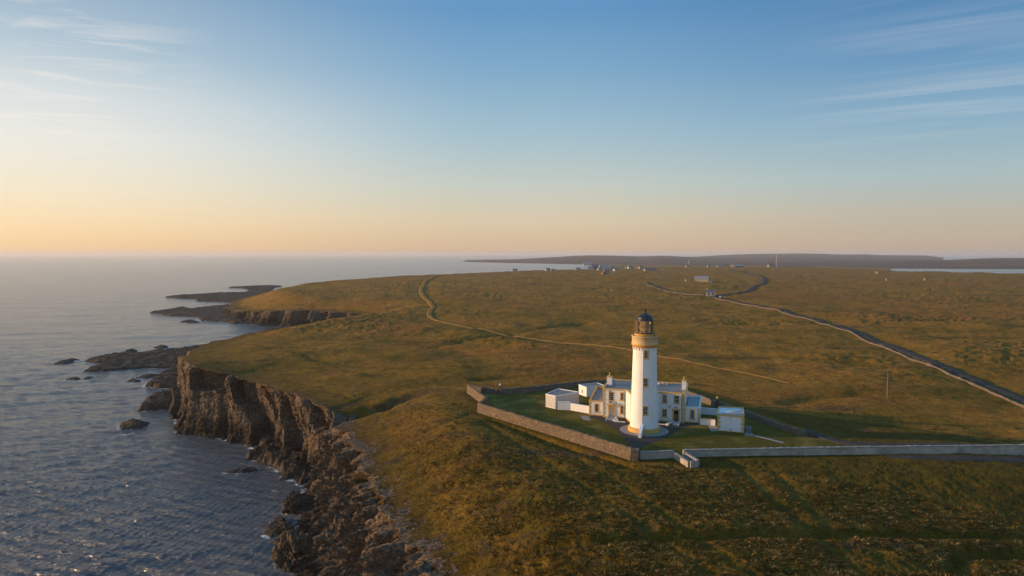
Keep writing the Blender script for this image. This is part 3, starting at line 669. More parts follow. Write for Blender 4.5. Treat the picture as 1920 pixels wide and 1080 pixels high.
shelf([(267, 726), (283, 714), (300, 703), (319, 693), (352, 688), (362, 726), (340, 728), (298, 729)], 2.6, 'rock_shelf', 'wedge shaped brown rock shelf below the corner of the headland, above the blunt outcrop', 'rock shelf', RS, seed=3)
shelf([(258, 770), (275, 751), (290, 747), (306, 745), (321, 730), (345, 724), (362, 735), (362, 764), (335, 766), (308, 767), (275, 771)], 3.4, 'rock_outcrop', 'blunt dark outcrop pointing seaward beside the tall cliff face', 'rock', None, seed=4)
shelf([(332, 815), (334, 803), (354, 799), (352, 775), (380, 768), (410, 775), (460, 785), (472, 806), (440, 811), (400, 812), (365, 812)], 4.5, 'rock_shelf', 'flat black rock ledge along the foot of the tall cliff with a square end', 'rock shelf', RS, seed=5)
shelf([(469, 862), (474, 838), (495, 828), (540, 826), (578, 838), (584, 905), (560, 912), (545, 902), (530, 896), (515, 880), (492, 866)], 3.0, 'boulder_heap', 'heap of broken dark boulders in the shaded cove below the cliffs', 'rock', None, seed=6, rough=2.2, wet=1.2)
shelf([(279, 587), (318, 581), (343, 576), (356, 580), (413, 574), (440, 571), (470, 590), (457, 606), (413, 602), (378, 601), (366, 594), (318, 592)], 2.2, 'rock_shelf', 'long low skerry tapering to a point at the mouth of the far cove', 'rock shelf', RS, seed=7)
shelf([(310, 557.5), (340, 554.5), (370, 553), (416, 550), (457, 549.5), (480, 541), (520, 536), (500, 552), (447, 569), (410, 566), (365, 564), (395, 561), (338, 560)], 2.4, 'rock_shelf', 'farthest large rock shelf, a narrow tongue pointing left on the sea', 'rock shelf', RS, seed=8)
shelf([(427, 539.5), (460, 537.5), (505, 535.5), (530, 537), (490, 543), (465, 543.5), (450, 540)], 2.0, 'rock_shelf', 'thin sliver of dark rock off the most distant green point', 'rock shelf', RS, seed=9)
IS = 'small rocks standing out of the sea'
for q, h, lb, sd_ in [
    ([(102, 681), (115, 676), (140, 672), (148, 675), (138, 679), (118, 682)], 1.2, 'low pointed rock off the end of the long two pronged shelf', 11),
    ([(125, 714), (131, 709), (143, 707), (152, 712), (136, 716)], 1.2, 'rounded rock alone in open water, leftmost but one in the sea', 12),
    ([(158, 710), (165, 706), (173, 708), (168, 711)], .7, 'tiny rock just right of the rounded rock in open water', 13),
    ([(287, 653), (300, 647.5), (312, 648.5), (318, 652), (300, 655)], 1.5, 'dark humped rock behind the long shelf near the headland tip', 14),
    ([(238, 716), (247, 710), (258, 712), (266, 714), (254, 717)], 1.1, 'small flat rock in front of the longer splinter of rock', 15),
    ([(252, 709), (266, 703), (281, 701), (311, 702.5), (295, 706), (277, 710)], 1.1, 'long thin splinter of rock between the shelf and the wedge', 16),
    ([(224, 802), (229, 795), (243, 790), (262, 789.5), (280, 794), (272, 801), (250, 805), (230, 806)], 2.1, 'large flat topped rock standing well clear of the shore', 17),
    ([(233, 814.5), (239, 812), (246, 813), (240, 816)], .45, 'small awash reddish rock just below the large flat topped rock', 18),
    ([(418, 889), (434, 884), (455, 879), (474, 879), (481, 883), (460, 888), (435, 891)], 1.2, 'flat black rock with surf breaking on its left end', 19),
    ([(339, 603), (350, 599.5), (362, 600), (373, 604), (355, 605.5)], 1.2, 'dark low rock beside the point of the long low skerry', 20),
    ([(429, 606), (433, 602), (441, 602), (448, 606), (440, 609)], 2.2, 'pale sunlit rock in the middle of the far cove', 21),
    ([(498, 1003), (501, 991), (510, 986), (522, 989), (527, 998), (520, 1007), (507, 1010)], 1.7, 'round dark boulder in the water, nearer of a touching pair', 22),
    ([(509, 985), (514, 974), (524, 971), (534, 977), (533, 988), (520, 990)], 1.6, 'round boulder behind the nearer round boulder by the near cliff', 23)]:
    shelf(q, h, 'sea_rock', lb, 'rock', IS, steps=.3, rough=.8, seed=sd_, wet=.3, dome=True)

def boulder(px, py, r, sq, label, seed, zb=None):
    x, y = at(px, py, SEA_Z if zb is None else zb)
    bm = bmesh.new(); bmesh.ops.create_icosphere(bm, subdivisions=5, radius=1.0)
    V = np.array([v.co[:] for v in bm.verts]); dirn = V / np.linalg.norm(V, axis=1)[:, None]
    k, e = cell3(dirn[:, 0] * 1.9, dirn[:, 1] * 1.9, dirn[:, 2] * 1.9, seed)
    st = np.abs(pn2(dirn[:, 0] * 5 + dirn[:, 2] * 5, dirn[:, 1] * .6, seed)) * .22
    rr = 1 + (k - .5) * .35 + fb3(dirn[:, 0] * 2, dirn[:, 1] * 2, dirn[:, 2] * 2, 4, seed) * .35 - st
    V = dirn * rr[:, None] * np.array(sq) * r
    for v, c in zip(bm.verts, V): v.co = c
    me = bpy.data.meshes.new('boulder'); bm.to_mesh(me); bm.free()
    a = me.attributes.new('wet', 'FLOAT', 'POINT'); a.data.foreach_set('value', sstep(.3, -.5, V[:, 2] / r).astype(np.float32))
    me.materials.append(M['rock']); o = bpy.data.objects.new('boulder', me); C.objects.link(o); o.location = (x, y, (SEA_Z if zb is None else zb) + r * sq[2] * .25)
    FOAM.append([(x + r * math.cos(t), y + r * math.sin(t)) for t in np.linspace(0, 6.28, 9)])
    return tag(o, label, 'rock', 'boulders at the foot of the near cliff')
boulder(556, 1052, 3.2, (1, 1, 1.15), 'big ridged boulder leaning out of the water below the near cliff', 3)
boulder(533, 1000, 1.5, (1.2, 1, .9), 'smaller boulder between the round pair and the near cliff', 5)
boulder(553, 955, 2.0, (1, 1.2, 1.1), 'angular boulder at the foot of the near cliff, farthest of its row', 8)

# ------------------------------------------------------------------ sea
def sea():
    S = CAM_H - SEA_Z
    pxs = np.concatenate([np.arange(-1400, -60, 26), np.arange(-60, 800, 1.9), np.arange(800, 1250, 5), np.arange(1250, 3400, 26)])
    ys = np.concatenate([np.arange(1800, 1110, -14), np.arange(1110, 700, -1.1), np.arange(700, 620, -1.0), np.arange(620, 490, -1.15), np.arange(490, 479, -.7)])
    Dd = np.concatenate([S * FPX / (ys - 476.5), [26000, 34000, 45000]])
    D, PX = np.meshgrid(Dd, pxs, indexing='ij'); x = (D * (PX - 960) / FPX); y = D; sh = x.shape; x = x.ravel(); y = y.ravel()
    sp = np.maximum(np.gradient(Dd)[:, None] + 0 * PX, (D / FPX) * np.gradient(pxs)[None]).ravel()
    rng = np.random.RandomState(5); z = np.zeros_like(x); ph = fb2(x / 55, y / 55, 2, 3) * 5
    g = .65 + .7 * np.clip(fb2(x / 90, y / 60, 3, 8) + .5, 0, 1)
    for i in range(34):
        lam = 1.1 * 1.115 ** i if i < 26 else 17 + (i - 26) * 6; th = R(106) + rng.normal(0, .45); k = 2 * np.pi / lam; a = .016 * lam ** .7 * (1 if lam < 5 else .6 if lam < 12 else .3)
        wgt = sstep(2.2, 4.5, lam / np.abs(sp)); p = rng.rand() * 6.28
        w = np.sin(k * (x * np.cos(th) + y * np.sin(th)) + p + ph * min(1, 6 / lam))
        z += a * wgt * (1 - np.abs(w)) * .9 * g if i % 2 else a * wgt * w * g
    z -= z.mean() * 1.0
    # foam where the swell meets rock
    foam = np.zeros_like(x); loc = (y < 700) & (x < 40) & (x > -400)
    xl, yl = x[loc], y[loc]; dm = np.full(xl.shape, 1e9)
    sd, zl, w, pos = land_info(xl, yl); dm = np.minimum(dm, np.abs(-sd - w - .6))
    for q in FOAM: dm = np.minimum(dm, seg_dist(xl, yl, q))
    foam[loc] = np.exp(-dm / (1.2 + yl * .008)) * 1.0
    caps = np.clip(fb2(x / 7, y / 2.2, 4, 12) - .52, 0, 1) * 2.4 * sstep(-.1, .4, fb2(x / 60, y / 60, 2, 13)); foam = np.maximum(foam, caps * (D.ravel() < 900) * .9)
    V = np.stack([x, y, SEA_Z + z], 1); F = grid_faces(*sh)
    o = np_mesh('sea', V, F, M['sea'], True, dict(foam=foam)); tag(o, kind='structure')
sea()

# ------------------------------------------------------------------ far hills across the bay
def hills(name, sky, shore, ridge, back, seed):
    """sky: (px, py) skyline; shore/ridge: (px, distance) of its waterline and crest"""
    pxs = np.arange(sky[0][0], sky[-1][0] + .1, 5.0)
    yk = np.interp(pxs, [p[0] for p in sky], [p[1] for p in sky]); D0 = np.interp(pxs, [p[0] for p in shore], [p[1] for p in shore]); D1 = np.interp(pxs, [p[0] for p in ridge], [p[1] for p in ridge])
    t = np.concatenate([np.linspace(-.08, 1, 34), np.linspace(1.05, 1.6, 10)])
    top = CAM_H - (yk - 476.5) / FPX * D1
    D = D0[None] + (D1 - D0)[None] * t[:, None]; x = D * (pxs[None] - 960) / FPX
    pr = np.where(t < 0, t * 60, np.where(t < 1, .18 * sstep(0, .12, t) + .82 * sstep(.1, 1, t), 1 - 1.3 * (t - 1)))[:, None]
    z = SEA_Z + (top - SEA_Z)[None] * np.where(pr < 0, 0, pr) + np.minimum(pr, 0)
    z = z + fb2(x / 260, D / 260, 4, seed) * 7 * np.clip(np.sin(np.clip(t, 0, 1) * np.pi), 0, 1)[:, None] * np.clip((top - SEA_Z) / 40, .15, 1)[None]
    V = np.stack([x.ravel(), D.ravel(), z.ravel()], 1); o = np_mesh(name, V, grid_faces(len(t), len(pxs)), M['hill'], True); tag(o, kind='structure')
hills('hills', [(835, 490), (870, 488.7), (900, 488), (950, 486.8), (1000, 484.2), (1050, 481.4), (1080, 479.4), (1110, 478.7), (1150, 479.2), (1200, 480.6), (1240, 479.4), (1300, 482), (1360, 484), (1460, 487), (1560, 489), (1650, 490)],
      [(835, 4300), (900, 3750), (1000, 3300), (1120, 2900), (1300, 2500), (1650, 2350)], [(835, 4700), (1000, 5000), (1200, 5200), (1650, 4600)], 0, 5)
hills('hills', [(1180, 481.5), (1260, 482), (1310, 481), (1340, 478.9), (1380, 477), (1420, 475.9), (1460, 475.6), (1500, 475.2), (1545, 475.9), (1560, 476.8), (1590, 477), (1625, 476.7), (1640, 478), (1700, 478.6), (1735, 479), (1752, 481), (1775, 486), (1800, 489.5), (1860, 490.5)],
      [(1180, 3300), (1860, 3300)], [(1180, 7200), (1860, 7200)], 0, 6)
hills('hills', [(1440, 491), (1560, 490.3), (1640, 488.8), (1700, 487.6), (1770, 487.4), (1800, 486.2), (1850, 484.3), (1900, 483.6), (1960, 484.2), (2100, 485), (2500, 484), (2900, 485)],
      [(1440, 2250), (1680, 2120), (1900, 2050), (2900, 1900)], [(1440, 3300), (2900, 3300)], 0, 7)

def gz(x, y):
    return float(land_height(np.array([x]), np.array([y]))[0][0])
# ------------------------------------------------------------------ lighthouse
def lighthouse():
    t = empty('lighthouse', (21.95, 112.2, 0), 0, 'tall white lighthouse tower with black dome and ochre gallery in front of the keepers\' house', 'lighthouse')
    # the wall of the tower, a lathe with real window openings; local angle 0 faces the camera (-Y)
    wins = [(-.06, 12.42, 13.56, .30), (-.10, 7.86, 9.0, .30), (-.10, 3.2, 4.42, .31)]
    rad = lambda z: 2.34 - .45 * (z / 14.1) ** .92
    zs = sorted(set([.75, 1.5, 2.4, 6, 10.5, 11.4, 14.15] + [w for q in wins for w in q[1:3]]))
    edges = sorted(set([round(a, 4) for q in wins for a in (q[0] - q[3] / rad(8), q[0] + q[3] / rad(8))] + [round(i * 2 * math.pi / 84 - math.pi, 4) for i in range(84)]))
    edges = [e for i, e in enumerate(edges) if i == 0 or e - edges[i - 1] > .012]
    pt = lambda a, z, dr=0: ((rad(z) + dr) * math.sin(a), -(rad(z) + dr) * math.cos(a), z)
    m = MB(); n = len(edges)
    vid = {}
    def vtx(i, j):
        if (i, j) not in vid: vid[(i, j)] = len(m.v); m.v.append(pt(edges[i], zs[j]))
        return vid[(i, j)]
    for i in range(n):
        a0 = edges[i]; a1 = edges[(i + 1) % n] + (2 * math.pi if i == n - 1 else 0); mid = (a0 + a1) / 2
        for j in range(len(zs) - 1):
            mz = (zs[j] + zs[j + 1]) / 2
            if any(q[1] < mz < q[2] and abs(mid - q[0]) < q[3] / rad(8) for q in wins): continue
            m.f.append((vtx(i, j), vtx((i + 1) % n, j), vtx((i + 1) % n, j + 1), vtx(i, j + 1))); m.sm.append(True)
    for q in wins:
        w = q[3] / rad(8); ae = [e for e in edges if abs(e - q[0]) < w + .02]; l, r = min(ae), max(ae)
        for a, b in (((l, q[1]), (l, q[2])), ((l, q[2]), (r, q[2])), ((r, q[2]), (r, q[1])), ((r, q[1]), (l, q[1]))):
            m.quad(pt(*a), pt(*b), pt(b[0], b[1], -.24), pt(a[0], a[1], -.24))
    m.build('tower', M['white'], t)
    for a, z0, z1, hw in wins:
        mf = MB(); r0 = rad((z0 + z1) / 2); T = Matrix.Rotation(a, 4, 'Z')
        tr = lambda vs: [tuple(T @ Vector((x, -r0 - y, z))) for x, y, z in vs]
        def bx(mm, x0, x1, y0, y1, za, zb):
            k = MB(); k.box(x0, x1, y0, y1, za, zb); mm.add(tr(k.v), [tuple(reversed(f)) for f in k.f])
        o = .13
        bx(mf, -hw - o, -hw + .01, -.2, .05, z0 - .0, z1); bx(mf, hw - .01, hw + o, -.2, .05, z0, z1)
        bx(mf, -hw - o - .03, hw + o + .03, -.2, .07, z1 - .005, z1 + .17); bx(mf, -hw - o - .08, hw + o + .08, -.2, .14, z0 - .17, z0 + .005)
        w = mf.build('window', M['buff'], t)
        mp_ = MB(); bx(mp_, -hw + .015, hw - .015, -.2, -.185, z0 + .01, z1 - .01); mp_.build('pane', M['pane'], w)
        ms = MB(); h = z1 - z0
        for x in (-hw + .03, 0, hw - .03): bx(ms, x - .022, x + .022, -.18, -.15, z0 + .01, z1 - .01)
        for k in (0.03, .33, .5, .75, .97): bx(ms, -hw + .02, hw - .02, -.178, -.152, z0 + h * k - .025, z0 + h * k + .025)
        ms.build('sash', M['sash'], w)
    m = MB(); m.lathe([(2.66, -.4), (2.66, .62), (2.6, .72), (2.32, .80)], 72); m.build('plinth', M['ochre'], t)
    # gallery: corbelled cornice, parapet and its coping
    m = MB(); m.lathe([(1.9, 13.98), (1.97, 14.02), (1.99, 14.16), (2.06, 14.22), (2.18, 14.42), (2.2, 14.58), (2.14, 14.62)], 72); m.build('gallery_cornice', M['ochre'], t)
    m = MB(); m.lathe([(2.12, 14.6), (2.10, 15.72), (2.19, 15.75), (2.19, 15.88), (1.92, 15.9), (1.92, 14.75), (.5, 14.74)], 72, cap=False); g = m.build('parapet', M['stained_white'], t)
    for k in range(26):
        m = MB()
        a = 2 * math.pi * (k + .5) / 26; c, s = math.cos(a), math.sin(a)
        m.prism([(1.86 * c - .05 * s, 1.86 * s + .05 * c), (1.86 * c + .05 * s, 1.86 * s - .05 * c), (2.02 * c + .05 * s, 2.02 * s - .05 * c), (2.02 * c - .05 * s, 2.02 * s + .05 * c)], 13.62, 14.02)
        m.build('corbel', M['white'], t)
    m = MB(); m.lathe([(1.68, 14.72), (1.66, 16.02), (1.74, 16.06), (1.74, 16.2), (1.5, 16.24)], 64); m.build('lantern_base', M['ochre'], t)
    l = MB(); l.lathe([(1.52, 16.2), (1.56, 16.24), (1.56, 16.34), (1.34, 16.38)], 64); l.build('lantern_sill', M['iron'], t)
    m = MB(); m.lathe([(1.30, 16.36), (1.30, 18.42)], 64, cap=False); gl = m.build('glazing', M['glass'], t)
    m = MB(); NB = 16
    for k in range(NB):
        for sg in (1, -1):
            p = []
            for q in range(7):
                a = 2 * math.pi * k / NB + sg * q / 6 * 2 * math.pi / NB * 2; p.append((1.32 * math.cos(a), 1.32 * math.sin(a), 16.38 + 2.04 * q / 6))
            for q in range(6): m.bar(p[q], p[q + 1], .026, 4)
    for z in (16.4, 17.4, 18.4):
        for k in range(32):
            a = 2 * math.pi * k / 32; b = 2 * math.pi * (k + 1) / 32; m.bar((1.33 * math.cos(a), 1.33 * math.sin(a), z), (1.33 * math.cos(b), 1.33 * math.sin(b), z), .03, 4)
    m.build('astragals', M['bronze'], t)
    m = MB(); pr = []
    for k in range(15):
        z = 16.55 + k * .115; pr += [(.5 + .32 * math.sin((k + .5) / 15 * math.pi), z), (.56 + .36 * math.sin((k + .5) / 15 * math.pi), z + .06)]
    m.lathe(pr, 40, smooth=False); m.build('lens', M['lens'], t)
    m = MB()
    for z in (16.55, 17.5, 18.35):
        for k in range(28):
            a = 2 * math.pi * k / 28; b = 2 * math.pi * (k + 1) / 28; m.bar((1.62 * math.cos(a), 1.62 * math.sin(a), z), (1.62 * math.cos(b), 1.62 * math.sin(b), z), .022, 4)
    for k in range(14): a = 2 * math.pi * k / 14; m.bar((1.62 * math.cos(a), 1.62 * math.sin(a), 16.2), (1.62 * math.cos(a), 1.62 * math.sin(a), 18.35), .02, 4)
    m.build('lantern_rail', M['bronze'], t)
    m = MB(); d = [(1.42, 18.38), (1.46, 18.42), (1.44, 18.52), (1.34, 18.56)] + [(1.30 * math.cos(a), 18.56 + 1.0 * math.sin(a)) for a in np.linspace(.05, 1.38, 12)] + [(.22, 19.58), (.19, 19.66), (.17, 20.02), (.22, 20.06), (.22, 20.14), (.13, 20.2), (.05, 20.3)]
    m.lathe(d, 56); m.build('dome', M['black'], t)
    m = MB(); m.bar((0, 0, 20.2), (0, 0, 20.75), .03); m.bar((0, 0, 20.3), (.26, -.1, 20.95), .03); m.bar((0, 0, 20.35), (-.16, .05, 20.75), .025); m.bar((.1, -.04, 20.6), (.34, -.12, 20.72), .025); m.build('weather_vane', M['iron'], t)
    # casing of the conductor down the seaward front and the low white buttress wall at its foot
    m = MB(); a = -.33
    for z0, z1 in zip(np.linspace(.7, 14, 20)[:-1], np.linspace(.7, 14, 20)[1:]):
        q0, q1 = pt(a, z0, .03), pt(a, z1, .03); m.bar(q0, q1, .055, 5)
    m.build('conductor_casing', M['white'], t)
    k = MB(); k.prism([(-.25, 0), (.25, 0), (.25, 2.9), (-.25, 2.9)], -.3, [.75, .75, 1.7, 1.7]); T = Matrix.Rotation(a, 4, 'Z') @ Matrix.Translation((0, -5.0, 0)); m = MB()
    m.add([tuple(T @ Vector(v)) for v in k.v], k.f); m.build('buttress_wall', M['white'], t)
lighthouse()

# ------------------------------------------------------------------ keepers' house
HT = R(18); HO = (16.35, 121.4)
def house_w(s, d): return (HO[0] + math.cos(HT) * s + math.sin(HT) * d, HO[1] - math.sin(HT) * s + math.cos(HT) * d)
def win_part(parent, s0, s1, z0, z1, y, mat='buff', sur=.12, panes=(2, 4)):
    """sash window in a wall whose face is the local plane y"""
    m = MB(); e = .004
    m.box(s0 - sur, s0 + e, y - .035, y + .1, z0, z1); m.box(s1 - e, s1 + sur, y - .035, y + .1, z0, z1)
    m.box(s0 - sur - .02, s1 + sur + .02, y - .045, y + .1, z1 - e, z1 + .16); m.box(s0 - sur - .08, s1 + sur + .08, y - .12, y + .1, z0 - .15, z0 + e)
    w = m.build('window', M[mat], parent)
    p = MB(); p.box(s0 + .01, s1 - .01, y + .15, y + .165, z0 + .01, z1 - .01); p.build('pane', M['pane'], w)
    q = MB()
    for i in range(panes[0] + 1): x = s0 + .03 + (s1 - s0 - .06) * i / panes[0]; q.box(x - .018, x + .018, y + .115, y + .149, z0 + .01, z1 - .01)
    for j in range(panes[1] + 1): z = z0 + .03 + (z1 - z0 - .06) * j / panes[1]; k = .035 if j == panes[1] // 2 else .02; q.box(s0 + .012, s1 - .012, y + .112, y + .147, z - k, z + k)
    q.build('sash', M['sash'], w); return w
def keepers_house():
    t = empty('keepers_house', (HO[0], HO[1], 0), -HT, 'white two storey keepers\' house with ochre trim, low wings and two chimneys behind the tower', 'house')
    L = 14.25; DP = 8.2; ZE = 5.05
    fw = [(1.24, 1.82, 3.16, 4.6), (3.16, 3.64, 3.4, 4.6), (3.16, 3.64, .98, 2.22), (1.2, 2.02, .2, 2.1), (10.53, 11.13, 3.42, 4.68), (10.53, 11.15, .92, 2.16), (12.48, 13.2, 3.45, 4.68), (12.42, 13.2, .2, 2.2)]
    m = MB(); A, B2 = 4.05, 10.1; lk = 2.5
    left = [o for o in fw if o[1] < A]; right = [(o[0] - B2, o[1] - B2, o[2], o[3]) for o in fw if o[0] > B2]
    wall_open(m, (0, 0), (A, 0), -.3, ZE, left); wall_open(m, (B2, 0), (L, 0), -.3, ZE, right)
    wall_open(m, (A, 0), (A + 1.2, -lk), -.3, ZE, []); wall_open(m, (A + 1.2, -lk), (B2 - 1.2, -lk), -.3, ZE, []); wall_open(m, (B2 - 1.2, -lk), (B2, 0), -.3, ZE, [])
    wall_open(m, (L, 0), (L, DP), -.3, ZE, []); wall_open(m, (L, DP), (0, DP), -.3, ZE, []); wall_open(m, (0, DP), (0, 0), -.3, ZE, [])
    m.build('wall', M['white'], t)
    e = .035
    for a, b in ((-e, 1.2 - .28), (2.3, A), (B2, 12.1), (13.5, L + e)): m = MB(); m.box(a, b, -e, .1, -.3, .28); m.build('base_course', M['ochre' if a < 5 else 'buff'], t)
    m = MB(); m.prism([(A - .03, -.036), (A + 1.18, -lk - .04), (A + 1.3, -lk + .1), (A + .1, .05)], -.3, .3); m.build('base_course', M['ochre'], t)
    m = MB(); m.prism([(B2 - 1.3, -lk + .1), (B2 - 1.18, -lk - .04), (B2 + .03, -.036), (B2 - .1, .05)], -.3, .3); m.build('base_course', M['buff'], t)
    m = MB(); m.box(-.1, A, -.1, .25, ZE, ZE + .14); m.box(-.05, A, -.05, .25, ZE + .14, ZE + .26); m.box(B2, L + .1, -.1, .25, ZE, ZE + .14); m.box(B2, L + .05, -.05, .25, ZE + .14, ZE + .26)
    m.prism([(A - .02, -.12), (A + 1.14, -lk - .12), (B2 - 1.14, -lk - .12), (B2 + .02, -.12), (B2 - .2, .25), (A + .2, .25)], ZE + .003, ZE + .27)
    m.build('cornice', M['buff'], t)
    m = MB(); m.box(-.08, .22, .25, DP, ZE, ZE + .42); m.box(L - .22, L + .08, .25, DP, ZE, ZE + .42); m.box(-.08, L + .08, DP - .22, DP + .06, ZE + .001, ZE + .5); m.box(-.1, .24, -.08, .5, ZE + .2, ZE + .62); m.box(L - .24, L + .1, -.08, .5, ZE + .2, ZE + .62)
    m.build('roof_parapet', M['buff'], t)
    m = MB(); m.prism([(.2, .2), (L - .2, .2), (L - .2, DP - .2), (.2, DP - .2)], ZE - .2, [ZE + .12, ZE + .12, ZE + .34, ZE + .34])
    m.prism([(A + .3, .19), (A + 1.35, -lk + .2), (B2 - 1.35, -lk + .2), (B2 - .3, .19)], ZE - .15, ZE + .2)
    roof = m.build('roof', M['lead'], t)
    for s, d in ((8.8, 5.5), (9.3, 5.2), (9.9, 5.6)):
        v = MB(); v.lathe([(.16, ZE + .2), (.16, ZE + .55), (.24, ZE + .6), (.2, ZE + .72), (.02, ZE + .78)], 12, s, d); v.build('roof_vent', M['white'], roof)
    v = MB(); v.box(10.35, 10.75, 6.6, 7.3, ZE + .2, ZE + .72); v.build('roof_hatch', M['buff'], roof)
    for s in (0, L):
        m = MB(); k = 0; z = .28
        while z < ZE - .1:
            w = .48 if k % 2 else .30; h = .4
            x0, x1 = (-.03, w) if s == 0 else (L - w, L + .03); m.box(x0, x1, -.032, .06, z + .012, min(z + h, ZE) - .012)
            x0, x1 = (-.032, .06) if s == 0 else (L - .06, L + .032); m.box(x0, x1, .062, .78 - w, z + .012, min(z + h, ZE) - .012)
            z += h; k += 1
        m.build('quoins', M['buff'], t)
    for s0, s1, d0, d1, zt, lab in ((.12, 1.02, 3.1, 4.1, 6.75, 'left'), (13.5, 14.25, 3.1, 4.1, 6.8, 'right')):
        m = MB(); m.box(s0, s1, d0, d1, ZE - .1, zt); c = m.build('chimney', M['white'], t)
        m = MB(); m.box(s0 - .07, s1 + .07, d0 - .07, d1 + .07, zt, zt + .16); m.build('chimney_cap', M['buff'], c)
        for q in (-.22, .22):
            p = MB(); p.lathe([(.15, zt + .15), (.12, zt + .3), (.11, zt + .62), (.15, zt + .66), (.15, zt + .74), (.08, zt + .74)], 12, (s0 + s1) / 2, (d0 + d1) / 2 + q); p.build('chimney_pot', M['ochre'], c)
    for a, b, c, d in fw:
        if c > .5: win_part(t, a, b, c, d, 0, 'ochre' if a < 5 else 'buff')
    # doors
    for s0, s1, zt, dm, sm in ((1.2, 2.02, 2.1, 'pale_door', 'ochre'), (12.42, 13.2, 2.2, 'timber', 'buff')):
        m = MB(); m.box(s0 - .24, s0 + .004, -.09, .12, -.2, zt); m.box(s1 - .004, s1 + .24, -.09, .12, -.2, zt); m.box(s0 - .34, s1 + .34, -.16, .12, zt - .004, zt + .26)
        if sm == 'ochre': m.box(s0 - .42, s1 + .42, -.3, .1, zt + .26, zt + .36)
        d = m.build('door', M[sm], t)
        m = MB(); m.box(s0 + .01, s1 - .01, .12, .165, .21, zt - .01 if sm == 'ochre' else 1.5)
        for x in (s0 + .1, (s0 + s1) / 2 + .04): m.box(x, x + (s1 - s0) / 2 - .14, .105, .12, .35, .85)
        m.build('door_leaf', M[dm], d)
        if sm != 'ochre':
            m = MB(); m.box(s0 + .01, s1 - .01, .13, .15, 1.5, zt - .01); m.build('pane', M['pane'], d)
        h = MB(); h.box(s1 - .14, s1 - .1, .06, .12, 1.0, 1.12); h.build('handle', M['iron'], d)
    # wall lanterns
    for s, z in ((1.45, 2.68), (2.42, 2.6), (11.72, 2.66), (12.8, 2.6)):
        y = -.24 if z < 2.65 and s < 5 else -.16
        m = MB(); m.box(s - .03, s + .03, -.2, 0, z + .12, z + .17); lm = m.build('wall_lantern', M['iron'], t)
        m = MB(); m.prism([(s - .11, -.28), (s + .11, -.28), (s + .11, -.08), (s - .11, -.08)], z - .17, z + .1); m.build('lamp_glass', M['sash'], lm)
        m = MB(); m.lathe([(.19, z + .1), (.12, z + .2), (.03, z + .27)], 8, s, -.18); m.build('lamp_cap', M['iron'], lm)
    # entrance steps with their cheek walls
    m = MB()
    for k in range(4): m.box(1.12 - .0 * k, 2.1 + .0 * k, -.7 - k * .42, -.7 - k * .42 + (.7 if k == 0 else .42), -.3, .2 - k * .05)
    m.prism([(.86, -2.5), (1.12, -2.3), (1.12, -.02), (.86, -.02)], -.3, [.25, .25, .62, .62]); m.prism([(2.1, -2.3), (3.2, -2.9), (3.3, -2.6), (2.3, -.02)], -.3, [.25, .18, .18, .5])
    m.build('entrance_steps', M['step'], t)
    m = MB()
    for k in range(4): m.box(12.36, 13.3, -.7 - k * .42, -.7 - k * .42 + (.7 if k == 0 else .42), -.3, .2 - k * .04)
    m.prism([(11.25, -2.4), (11.7, -2.7), (12.36, -.4), (12.2, -.02)], -.3, [.3, .3, .5, .5]); m.prism([(13.3, -2.3), (13.45, -2.3), (13.45, -.02), (13.3, -.02)], -.3, [.22, .22, .42, .42])
    m.build('entrance_steps', M['step'], t)
    for x, z0 in ((A - .1, .2), (13.75, .2), (1.1, 2.6)): m = MB(); m.bar((x, -.07, z0), (x, -.07, 5.0), .048); m.build('downpipe', M['iron'], t)
    # single storey wings, each a lean-to rising to the back
    for sx0, sx1, win in ((-2.68, -.03, (-1.6, -1.02, .78, 2.1)), (L + .03, 16.68, (15.2, 15.78, .72, 2.15))):
        lf = sx0 < 0; m = MB(); yb = 8.0; zf, zb = 2.6, 3.95 if lf else 3.25
        wall_open(m, (sx0, .8), (sx1, .8), -.3, zf, [(win[0] - sx0, win[1] - sx0, win[2], win[3])])
        m.quad((sx0, yb, -.3), (sx0, .8, -.3), (sx0, .8, zf), (sx0, yb, zb)); m.quad((sx1, .8, -.3), (sx1, yb, -.3), (sx1, yb, zb), (sx1, .8, zf)); m.quad((sx1, yb, -.3), (sx0, yb, -.3), (sx0, yb, zb), (sx1, yb, zb))
        w = m.build('side_wing', M['white'], t)
        m = MB(); m.prism([(sx0 + .15, 1.0), (sx1 - .15, 1.0), (sx1 - .15, yb - .1), (sx0 + .15, yb - .1)], zf - .35, [zf - .05, zf - .05, zb - .18, zb - .18]); m.build('roof', M['lead' if lf else 'blue_roof'], w)
        m = MB(); m.box(sx0 - .05, sx1 + .02, .72, 1.0, zf, zf + .2)
        ox = (sx0 - .06, sx0 + .16) if lf else (sx1 - .16, sx1 + .06)
        m.prism([(ox[0], 1.0), (ox[1], 1.0), (ox[1], yb + .05), (ox[0], yb + .05)], zf - .2, [zf + .2, zf + .2, zb + .22, zb + .22]); m.box(sx0, sx1, yb - .1, yb + .04, zb - .3, zb + .15)
        m.build('skew_coping', M['ochre' if lf else 'white'], w)
        m = MB(); m.box(sx0 - .03, sx1 + .02, .765, .9, -.3, .24)
        cz = .24; k = 0
        while cz < zf - .1:
            q = .34 if k % 2 else .22; x0, x1 = (sx0 - .03, sx0 + q) if lf else (sx1 - q, sx1 + .03); m.box(x0, x1, .766, .86, cz + .01, min(cz + .38, zf) - .01); cz += .38; k += 1
        m.build('quoins', M['ochre' if lf else 'buff'], w)
        win_part(t, *win, .8, 'buff', panes=(2, 4))
